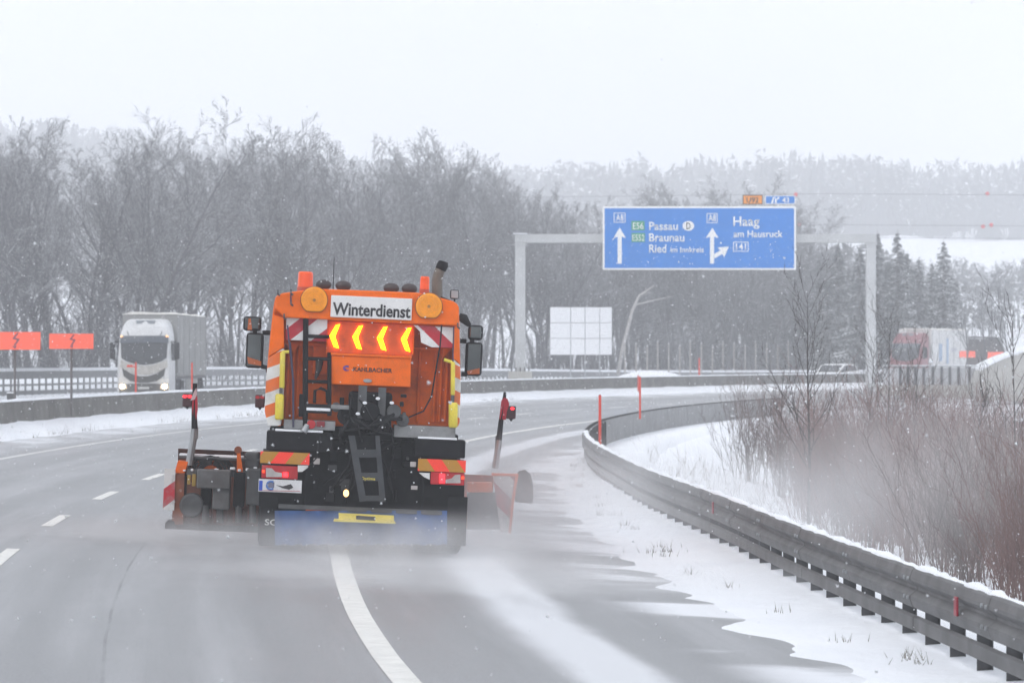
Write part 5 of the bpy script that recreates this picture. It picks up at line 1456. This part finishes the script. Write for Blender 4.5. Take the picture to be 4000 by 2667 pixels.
# understorey along the edge of the wood
UND = dict(wob=(.12, .18, .2, .2, .2), up=(.04, .05, .04, .02, 0), taper=(.85, .8, .8, .7, .6), cnt=(9, 5, 4, 0), start=(.08, .1, .1, .1), ang=(.5, .6, .7, .8), len=(.55, .5, .5, .5), rk=(.55, .55, .6, .6), rmin=.009)
uprot = []
for k in range(4):
    rg = np.random.default_rng(300 + k); out = ([], [])
    for s in range(9):
        a = rg.uniform(0, 6.28)
        grow(rg, np.array([math.cos(a) * .4, math.sin(a) * .4, -.2]), np.array([math.cos(a) * .35, math.sin(a) * .35, 1.0]), rg.uniform(3.2, 5.0), .04, 0, 3, UND, out)
    uprot.append((limbs_mesh(out[0], 'stems', BARK), limbs_mesh(out[1], 'twigs', BARK2)))
for k in range(46):
    px = -60 + 1990 * (k + rt.random()) / 46
    d = front_d(px) - 4 + rt.uniform(-3, 14); x = at(px, 800, d).x
    t = thing('bare_shrub', f'leafless grey shrub at the foot of the wood {land(px)}', 'shrub', (x, d, gz(x, d)), (0, 0, rt.uniform(0, 6)), 'shrubs at the foot of the wood')
    s = rt.uniform(.8, 1.5); t.scale = (s, s, s * rt.uniform(.8, 1.3))
    kk = rt.randrange(4); link('stems', uprot[kk][0], None, t); link('twigs', uprot[kk][1], None, t)
# leaning pale dead tree
dd_ = 268.0
dt = thing('dead_tree', 'leaning pale dead tree between the white sign back and the gantry', 'tree', at(1421, 860, dd_))
o0 = dt.location
def L3(px, py, y=0): q = at(px, py, dd_) - o0; return (q.x, y, q.z)
PALE = mat('pale_dead_wood', (.38, .37, .36), .8, var=.2)
MB().tube([L3(1419, 862), L3(1430, 800), L3(1452, 714), L3(1468, 679), L3(1502, 656)], [.14, .13, .11, .09, .03], 7).build('trunk', PALE, dt, smooth=True)
MB().tube([L3(1459, 700), L3(1500, 690), L3(1546, 680)], [.08, .05, .02], 6).build('branch', PALE, dt)
MB().tube([L3(1470, 678), L3(1490, 672), L3(1500, 672)], [.05, .03, .01], 5).build('branch', PALE, dt)

# ------------------------------------------------------------------ spruces
NEED = mat('spruce_needles', (.022, .034, .034), .85, var=.35, scale=3, snow=.08)
TRK = mat('spruce_trunk', (.07, .055, .045), .9, var=.3)
def spruce(seed, name):
    rg = np.random.default_rng(seed); V, Fc = [], []
    H_ = 12.0
    z = .8
    while z < H_ - .1:
        f = z / H_; R_ = (2.7 * (1 - f) ** .8 + .12) * rg.uniform(.8, 1.12); nb = int(9 + 8 * (1 - f))
        for b in range(nb):
            a = rg.uniform(0, 6.283); L = R_ * rg.uniform(.6, 1.12); zz = z + rg.uniform(-.15, .15)
            dirx = np.array([math.cos(a), math.sin(a), 0]); per = np.array([-math.sin(a), math.cos(a), 0])
            m = 6
            for q in range(m):
                u = (q + .5) / m; c = dirx * L * u + np.array([0, 0, zz - .35 * L * u ** 1.3 + .12 * L * u * u])
                wv = .30 * L * (1.1 - u) * rg.uniform(.6, 1.2) + .06; ln = L / m * 1.1
                for sgn_ in (-1, 1):
                    p0 = c - dirx * ln * .5; p1 = c + dirx * ln * .5
                    p2 = c + per * sgn_ * wv + dirx * ln * .4 + np.array([0, 0, -.10 - .18 * rg.random() * wv])
                    k0 = len(V); V.extend([p0, p1, p2]); Fc.append((k0, k0 + 1, k0 + 2))
                p3 = c + np.array([0, 0, -.28 * rg.uniform(.5, 1.2)]) + dirx * .05
                k0 = len(V); V.extend([c - dirx * ln * .4, c + dirx * ln * .5, p3]); Fc.append((k0, k0 + 1, k0 + 2))
        z += .30 + .12 * (1 - f)
    me = bpy.data.meshes.new(name); me.from_pydata([tuple(v) for v in V], [], Fc); me.materials.append(NEED)
    tm = limbs_mesh([([(0, 0, -.4), (0.02, 0, 4), (0, .02, 8), (0, 0, 12.25)], [.18, .13, .07, .012], 6)], 'trunk', TRK)
    return tm, me
sp_p = [spruce(40 + k, 'crown') for k in range(3)]
SPR = [(2015, 530, 262, 'tall spruce just right of the right gantry post'), (2062, 528, 262, 'slim-topped spruce, second right of the gantry post'), (2168, 548, 265, 'spruce standing at the right end of the conifer row'), (1925, 560, 270, 'spruce left of the right gantry post, below the beam'), (1975, 565, 258, 'spruce close behind the right gantry post'), (2110, 590, 266, 'shorter spruce in the dip of the conifer row'), (1880, 590, 276, 'leftmost spruce below the gantry beam'), (2140, 600, 272, 'low spruce behind the right end of the conifer row'), (1838, 640, 282, 'small spruce right below the blue sign corner'), (1950, 610, 280, 'spruce filling the gap left of the right gantry post'), (2040, 600, 276, 'spruce filling the gap between the two tall spruces'), (2085, 575, 280, 'spruce in the rear row between the tall pair and the dip'), (1900, 640, 266, 'low front spruce under the gantry beam'), (2195, 640, 272, 'low spruce beside the airy bare tree at right'), (1520, 640, 275, 'dark conifer under the left arrow of the blue sign'), (1600, 630, 280, 'dark conifer under the middle of the blue sign'), (1665, 650, 274, 'dark conifer under the branching arrow of the blue sign'), (1730, 635, 280, 'dark conifer under the town name on the blue sign'), (1785, 640, 276, 'dark conifer below the right corner of the blue sign')]
for k, (px, py, d, lb) in enumerate(SPR):
    d += 42
    top = at(px, py, d); g = gz(top.x, d)
    t = thing('spruce_tree', lb, 'tree', (top.x, d, g), (0, 0, k * 1.3), 'spruces right of the gantry')
    s = (top.z - g) / 12.2; t.scale = (s * 1.05, s * 1.05, s)
    link('trunk', sp_p[k % 3][0], None, t); link('crown', sp_p[k % 3][1], None, t)
# bare trees at the far right in front of the snowy field
for k, (px, py, d, lb) in enumerate([(2215, 600, 262, 'airy bare tree right of the conifer row'), (2260, 610, 268, 'bare tree in front of the snowy field at right'), (2320, 590, 290, 'thin bare tree near the right picture edge'), (2375, 560, 300, 'bare tree cut by the right picture edge')]):
    top = at(px, py, d); place_tree((2, 5, 0, 7)[k], top.x, d, top.z - gz(top.x, d), k, lb, 'bare trees at the right field')

# ------------------------------------------------------------------ far woods on the hill: one hazy mass
rg = np.random.default_rng(77)
V, Fc = [], []
def far_conifer(x, y, z, h):
    r = h * .2; n = 6; lay = 5
    for l in range(lay):
        zb = z + h * (.08 + .17 * l); zt = z + h * min(1.0, .42 + .16 * l); rr = r * (1 - .17 * l)
        k0 = len(V); ph = rg.uniform(0, 6)
        for c in range(n):
            q = ph + 6.283 * c / n; j = rg.uniform(.7, 1.25)
            V.append((x + rr * j * math.cos(q), y + rr * j * math.sin(q), zb - rg.uniform(0, .06) * h))
        V.append((x, y, zt))
        for c in range(n): Fc.append((k0 + c, k0 + (c + 1) % n, k0 + n))
def far_broad(x, y, z, h):
    for _ in range(60):
        a = rg.uniform(0, 6.283); e = rg.uniform(-.5, 1.4); rr = h * .30 * rg.uniform(.3, 1)
        c = np.array([x + rr * math.cos(a) * math.cos(e), y + rr * math.sin(a) * math.cos(e), z + h * .6 + rr * 1.25 * math.sin(e)])
        u = rg.normal(size=3); u /= np.linalg.norm(u); w = rg.normal(size=3); w /= np.linalg.norm(w)
        k0 = len(V); s = h * .075
        V.extend([tuple(c), tuple(c + u * s * 1.6), tuple(c + w * s)]); Fc.append((k0, k0 + 1, k0 + 2))
    k0 = len(V); V.extend([(x - .15, y, z - .5), (x + .15, y, z - .5), (x, y, z + h * .7)]); Fc.append((k0, k0 + 1, k0 + 2))
for _ in range(3600):
    y = 960 + 420 * rg.random() ** 1.3; x = rg.uniform(-.17, .17) * y
    z = gz(x, y)
    h = rg.choice([rg.uniform(9, 14), rg.uniform(13, 20)], p=[.65, .35]) + 1.5 * math.sin(x * .03)
    (far_conifer if rg.random() < .4 else far_broad)(x, y, z, h)
for _ in range(150):                       # scattered trees at the foot of the hill behind the gantry
    y = rg.uniform(420, 560); x = rg.uniform(.02, .103) * y
    far_broad(x, y, gz(x, y), rg.uniform(9, 14) * (1 if rg.random() < .5 else .7))
for _ in range(70):
    y = rg.uniform(430, 640); x = rg.uniform(.10, .15) * y
    far_broad(x, y, gz(x, y), rg.uniform(4, 9))
for _ in range(160):                       # belt at the foot of the field, right
    y = rg.uniform(640, 690); x = rg.uniform(.07, .17) * y
    far_broad(x, y, gz(x, y), rg.uniform(3, 6))
me = bpy.data.meshes.new('far_wood'); me.from_pydata([tuple(v) for v in V], [], Fc)
FARW = mat('far_wood', (.05, .055, .055), .9, var=.3, scale=.2, snow=.2)
tag(link('far_wood', me, FARW), 'hazy mixed wood covering the far hillside', 'wood', kind='stuff')

# ------------------------------------------------------------------ reddish shrubs behind the right guard rail
STEM_R = mat('red_twig', (.215, .135, .123), .8, var=.35, scale=1.5)
STEM_G = mat('grey_brown_twig', (.18, .145, .135), .85, var=.3, scale=1.5)
STEM_D = mat('dark_twig', (.055, .045, .042), .85, var=.3, scale=1.5)
BUSH = dict(wob=(.09, .14, .15, .1, .1), up=(.03, .12, .12, .05, 0), taper=(.8, .75, .7, .7, .6), cnt=(9, 4, 3, 0), start=(.12, .1, .1, .1), ang=(.42, .45, .5, .8), len=(.42, .5, .5, .5), rk=(.6, .65, .7, .6), rmin=.0028)
bprot = []
for k in range(6):
    rg2 = np.random.default_rng(500 + k); out = ([], [])
    for s in range(26):
        a = rg2.uniform(0, 6.28); rr = rg2.uniform(0, .5)
        grow(rg2, np.array([math.cos(a) * rr, math.sin(a) * rr, -.15]), np.array([math.cos(a) * rr * .35, math.sin(a) * rr * .35, 1.0]), rg2.uniform(1.6, 3.0), .0085, 0, 2, BUSH, out)
    mm = (STEM_R, STEM_G, STEM_R)[k % 3]
    bprot.append((limbs_mesh(out[0], 'stems', mm), limbs_mesh(out[1], 'twigs', mm)))
rb = random.Random(21)
BSPOTS = []
while len(BSPOTS) < 112:
    px = rb.uniform(1715, 2640)
    lim = np.interp(px, [1700, 1800, 1950, 2100, 2400, 2650], [1155, 1245, 1300, 1330, 1420, 1440])
    dm = F * (CAM_H + 1.35) / (lim - 812)
    if rb.random() > (122 - dm) / 62: continue
    BSPOTS.append((px, rb.uniform(dm, 118)))
def bland(px): return [b for a, b in ((0, 'left of the tallest young tree'), (1830, 'around the tallest young tree'), (1930, 'below the right gantry post'), (2050, 'below the far lorry'), (2170, 'below the bridge railing'), (2290, 'in front of the wing wall')) if px >= a][-1]
WORDS = ['reddish', 'grey-brown', 'dull red']
for k, (px, d) in enumerate(BSPOTS):
    x = at(px, 1000, d).x
    kk = rb.randrange(6)
    s = rb.uniform(.75, 1.15)
    g = 'grey-brown' if kk % 3 == 1 else 'reddish'
    t = thing('twiggy_shrub', f'{g} shrub in the {"near" if d < 75 else "middle" if d < 92 else "far"} thicket {bland(px)}', 'shrub', (x, d, gz(x, d)), (0, 0, rb.uniform(0, 6)), f'{g} shrubs of the thicket')
    t.scale = (s * 1.2, s * 1.2, s * rb.uniform(.85, 1.1))
    link('stems', bprot[kk][0], None, t); link('twigs', bprot[kk][1], None, t)
# young trees standing above the thicket
YT = dict(wob=(.015, .06, .08, .1, .1), up=(0, .10, .08, .05, 0), taper=(.92, .85, .8, .7, .6), cnt=(26, 6, 2, 0), start=(.22, .25, .2, .1), ang=(.62, .5, .5, .8), len=(.42, .36, .4, .5), rk=(.42, .65, .65, .6), rmin=.0055)
for k, (px, py, d, lb, lean) in enumerate([(1857, 672, 80, 'tallest young bare tree rising above the red shrubs', 0), (1996, 768, 84, 'thin bare sapling in front of the right gantry post', .02), (2041, 752, 88, 'dark slim sapling below the far red lorry', 0), (2345, 735, 66, 'bare sapling at the right picture edge', .03), (2240, 880, 70, 'leaning sapling in front of the pale wing wall', .12), (2110, 790, 92, 'faint sapling below the white trailer', .04), (1790, 880, 96, 'short dark sapling at the left end of the thicket', 0)]):
    top = at(px, py, d); x = top.x; g = gz(x, d); rg3 = np.random.default_rng(800 + k); out = ([], [])
    h = top.z - g
    grow(rg3, np.array([0, 0, -.2]), np.array([lean, 0, 1.0]), h + .2, 0.042 if k == 0 else .026, 0, 3 if k == 0 else 2, YT, out)
    t = thing('young_tree', lb, 'tree', (x - lean * h, d, g), (0, 0, 0), 'young trees in the thicket')
    link('trunk', limbs_mesh(out[0], 'trunk', STEM_D), None, t); link('crown', limbs_mesh(out[1], 'crown', STEM_D), None, t)
# dry stalks at the near edge of the embankment
sp_ = []
for k in range(70):
    v = rb.uniform(50, 105); s = rail_s(v) - rb.uniform(1.2, 4.5); p = road(s, v); sp_.append(Vector((p.x, p.y, gz(p.x, p.y))))
grass_patch('dry_stalks', 'thin dry stalks on the snowy embankment behind the guard rail', sp_, 9, .7, 5, mat('dry_stalk', (.20, .165, .13), .8, var=.3))

# ------------------------------------------------------------------ falling snow
rg = np.random.default_rng(5)
n = 120000
Pn = np.stack([rg.uniform(-28, 28, n), rg.uniform(20, 135, n), rg.uniform(-.4, 19, n)], 1)
sz = rg.lognormal(math.log(.008), .4, n)
sz *= np.where(Pn[:, 2] > CAM_H + .03 * Pn[:, 1], .55, 1.0) * rg.uniform(.7, 1.1, n)
ax1 = rg.normal(size=(n, 3)); ax1 /= np.linalg.norm(ax1, axis=1)[:, None]
ax2 = np.cross(ax1, rg.normal(size=(n, 3))); ax2 /= np.linalg.norm(ax2, axis=1)[:, None]
ax3 = np.cross(ax1, ax2)
tet = np.stack([Pn + ax1 * sz[:, None] * 1.3, Pn + (-.4 * ax1 + .9 * ax2) * sz[:, None], Pn + (-.4 * ax1 - .5 * ax2 + .8 * ax3) * sz[:, None], Pn + (-.4 * ax1 - .5 * ax2 - .8 * ax3) * sz[:, None]], 1)
fi = np.array([(0, 1, 2), (0, 2, 3), (0, 3, 1), (1, 3, 2)])
Fc = (np.arange(n)[:, None, None] * 4 + fi[None]).reshape(-1, 3)
me = bpy.data.meshes.new('falling_snow')
V = tet.reshape(-1, 3)
me.vertices.add(len(V)); me.vertices.foreach_set('co', V.ravel().astype(np.float32))
me.loops.add(Fc.size); me.loops.foreach_set('vertex_index', Fc.ravel().astype(np.int32))
me.polygons.add(len(Fc)); me.polygons.foreach_set('loop_start', np.arange(0, Fc.size, 3, dtype=np.int32)); me.polygons.foreach_set('loop_total', np.full(len(Fc), 3, np.int32))
me.update(calc_edges=True)
fm = bpy.data.materials.new('snowflake'); fm.use_nodes = True
N, L = fm.node_tree.nodes, fm.node_tree.links
N.remove(N['Principled BSDF'])
d1 = N.new('ShaderNodeBsdfDiffuse'); d2 = N.new('ShaderNodeBsdfTranslucent'); ms = N.new('ShaderNodeMixShader')
for q in (d1, d2): q.inputs['Color'].default_value = (.95, .96, .98, 1)
L.new(d1.outputs[0], ms.inputs[1]); L.new(d2.outputs[0], ms.inputs[2]); L.new(ms.outputs[0], N['Material Output'].inputs['Surface'])
tag(link('falling_snow', me, fm), 'fine snowflakes falling through the air over the road', 'snowfall', kind='stuff')

# ------------------------------------------------------------------ snow dust thrown up by the ploughs
def spray(name, label, c, rad, dens, seed, nscale=.5, step=None):
    bm = bmesh.new(); bmesh.ops.create_icosphere(bm, subdivisions=3, radius=1.0)
    bmesh.ops.scale(bm, vec=rad, verts=bm.verts)
    me = bpy.data.meshes.new(name); bm.to_mesh(me); bm.free()
    m = bpy.data.materials.new(name); m.use_nodes = True; nt = m.node_tree; N, L = nt.nodes, nt.links
    N.remove(N['Principled BSDF']); pv = N.new('ShaderNodeVolumePrincipled')
    pv.inputs['Color'].default_value = (.97, .97, .975, 1); pv.inputs['Anisotropy'].default_value = .2
    L.new(pv.outputs[0], N['Material Output'].inputs['Volume'])
    tc = N.new('ShaderNodeTexCoord'); mp = N.new('ShaderNodeMapping'); mp.inputs['Scale'].default_value = (1 / rad[0], 1 / rad[1], 1 / rad[2])
    L.new(tc.outputs['Object'], mp.inputs[0])
    ln = N.new('ShaderNodeVectorMath'); ln.operation = 'LENGTH'; L.new(mp.outputs[0], ln.inputs[0])
    fo = N.new('ShaderNodeMapRange'); fo.interpolation_type = 'SMOOTHSTEP'; fo.inputs[1].default_value = 1.0; fo.inputs[2].default_value = .15; L.new(ln.outputs['Value'], fo.inputs[0])
    no = N.new('ShaderNodeTexNoise'); no.inputs['Scale'].default_value = nscale; no.inputs['Detail'].default_value = 5; no.inputs['Distortion'].default_value = .8; L.new(tc.outputs['Object'], no.inputs['Vector'])
    nr = N.new('ShaderNodeMapRange'); nr.inputs[1].default_value = .36; nr.inputs[2].default_value = .66; nr.inputs[3].default_value = .06; nr.inputs[4].default_value = 1.3; L.new(no.outputs['Fac'], nr.inputs[0])
    a = N.new('ShaderNodeMath'); a.operation = 'MULTIPLY'; L.new(fo.outputs[0], a.inputs[0]); L.new(nr.outputs[0], a.inputs[1])
    b = N.new('ShaderNodeMath'); b.operation = 'MULTIPLY'; b.inputs[1].default_value = dens; L.new(a.outputs[0], b.inputs[0]); L.new(b.outputs[0], pv.inputs['Density'])
    o = link(name, me, m); o.location = c
    return tag(o, label, 'snow spray', kind='stuff')
spray('snow_spray', 'low mist of snow dust dragged behind the orange lorry', (-1.5, 45.6, .10), (3.4, 2.4, .60), .75, 1, 1.1)
spray('snow_spray', 'snow dust cloud thrown up around the right end of the plough', (.35, 50.8, .45), (2.0, 3.4, 1.25), .5, 2, .9)
spray('snow_spray', 'low snow dust under the left side plough', (-4.3, 48.6, .12), (2.4, 2.2, .45), .6, 5, 1.1)
spray('snow_spray', 'thin snow dust sheet trailing over the asphalt behind the lorry', (-.6, 42.0, .0), (4.8, 4.0, .30), .5, 6)
spray('snow_spray', 'pale snow dust drifting over the thicket behind the guard rail', (6.8, 64, .1), (4.2, 8.0, 2.0), .12, 3, .45)
spray('snow_spray', 'thin snow dust along the guard rail on the bend', (3.0, 58, .25), (2.8, 16, .95), .08, 4, .3)

# ------------------------------------------------------------------ snowy air
hz = MB().bb(-480, 480, -110, 1950, -8, 115).build('haze', None)
hm = bpy.data.materials.new('haze'); hm.use_nodes = True
N, L = hm.node_tree.nodes, hm.node_tree.links
N.remove(N['Principled BSDF']); pv = N.new('ShaderNodeVolumePrincipled')
pv.inputs['Color'].default_value = (.965, .975, 1.0, 1); pv.inputs['Density'].default_value = .0012; pv.inputs['Anisotropy'].default_value = 0.0
L.new(pv.outputs[0], N['Material Output'].inputs['Volume'])
hz.data.materials.append(hm)
tag(hz, 'pale snowy haze filling the air', 'haze', kind='stuff')
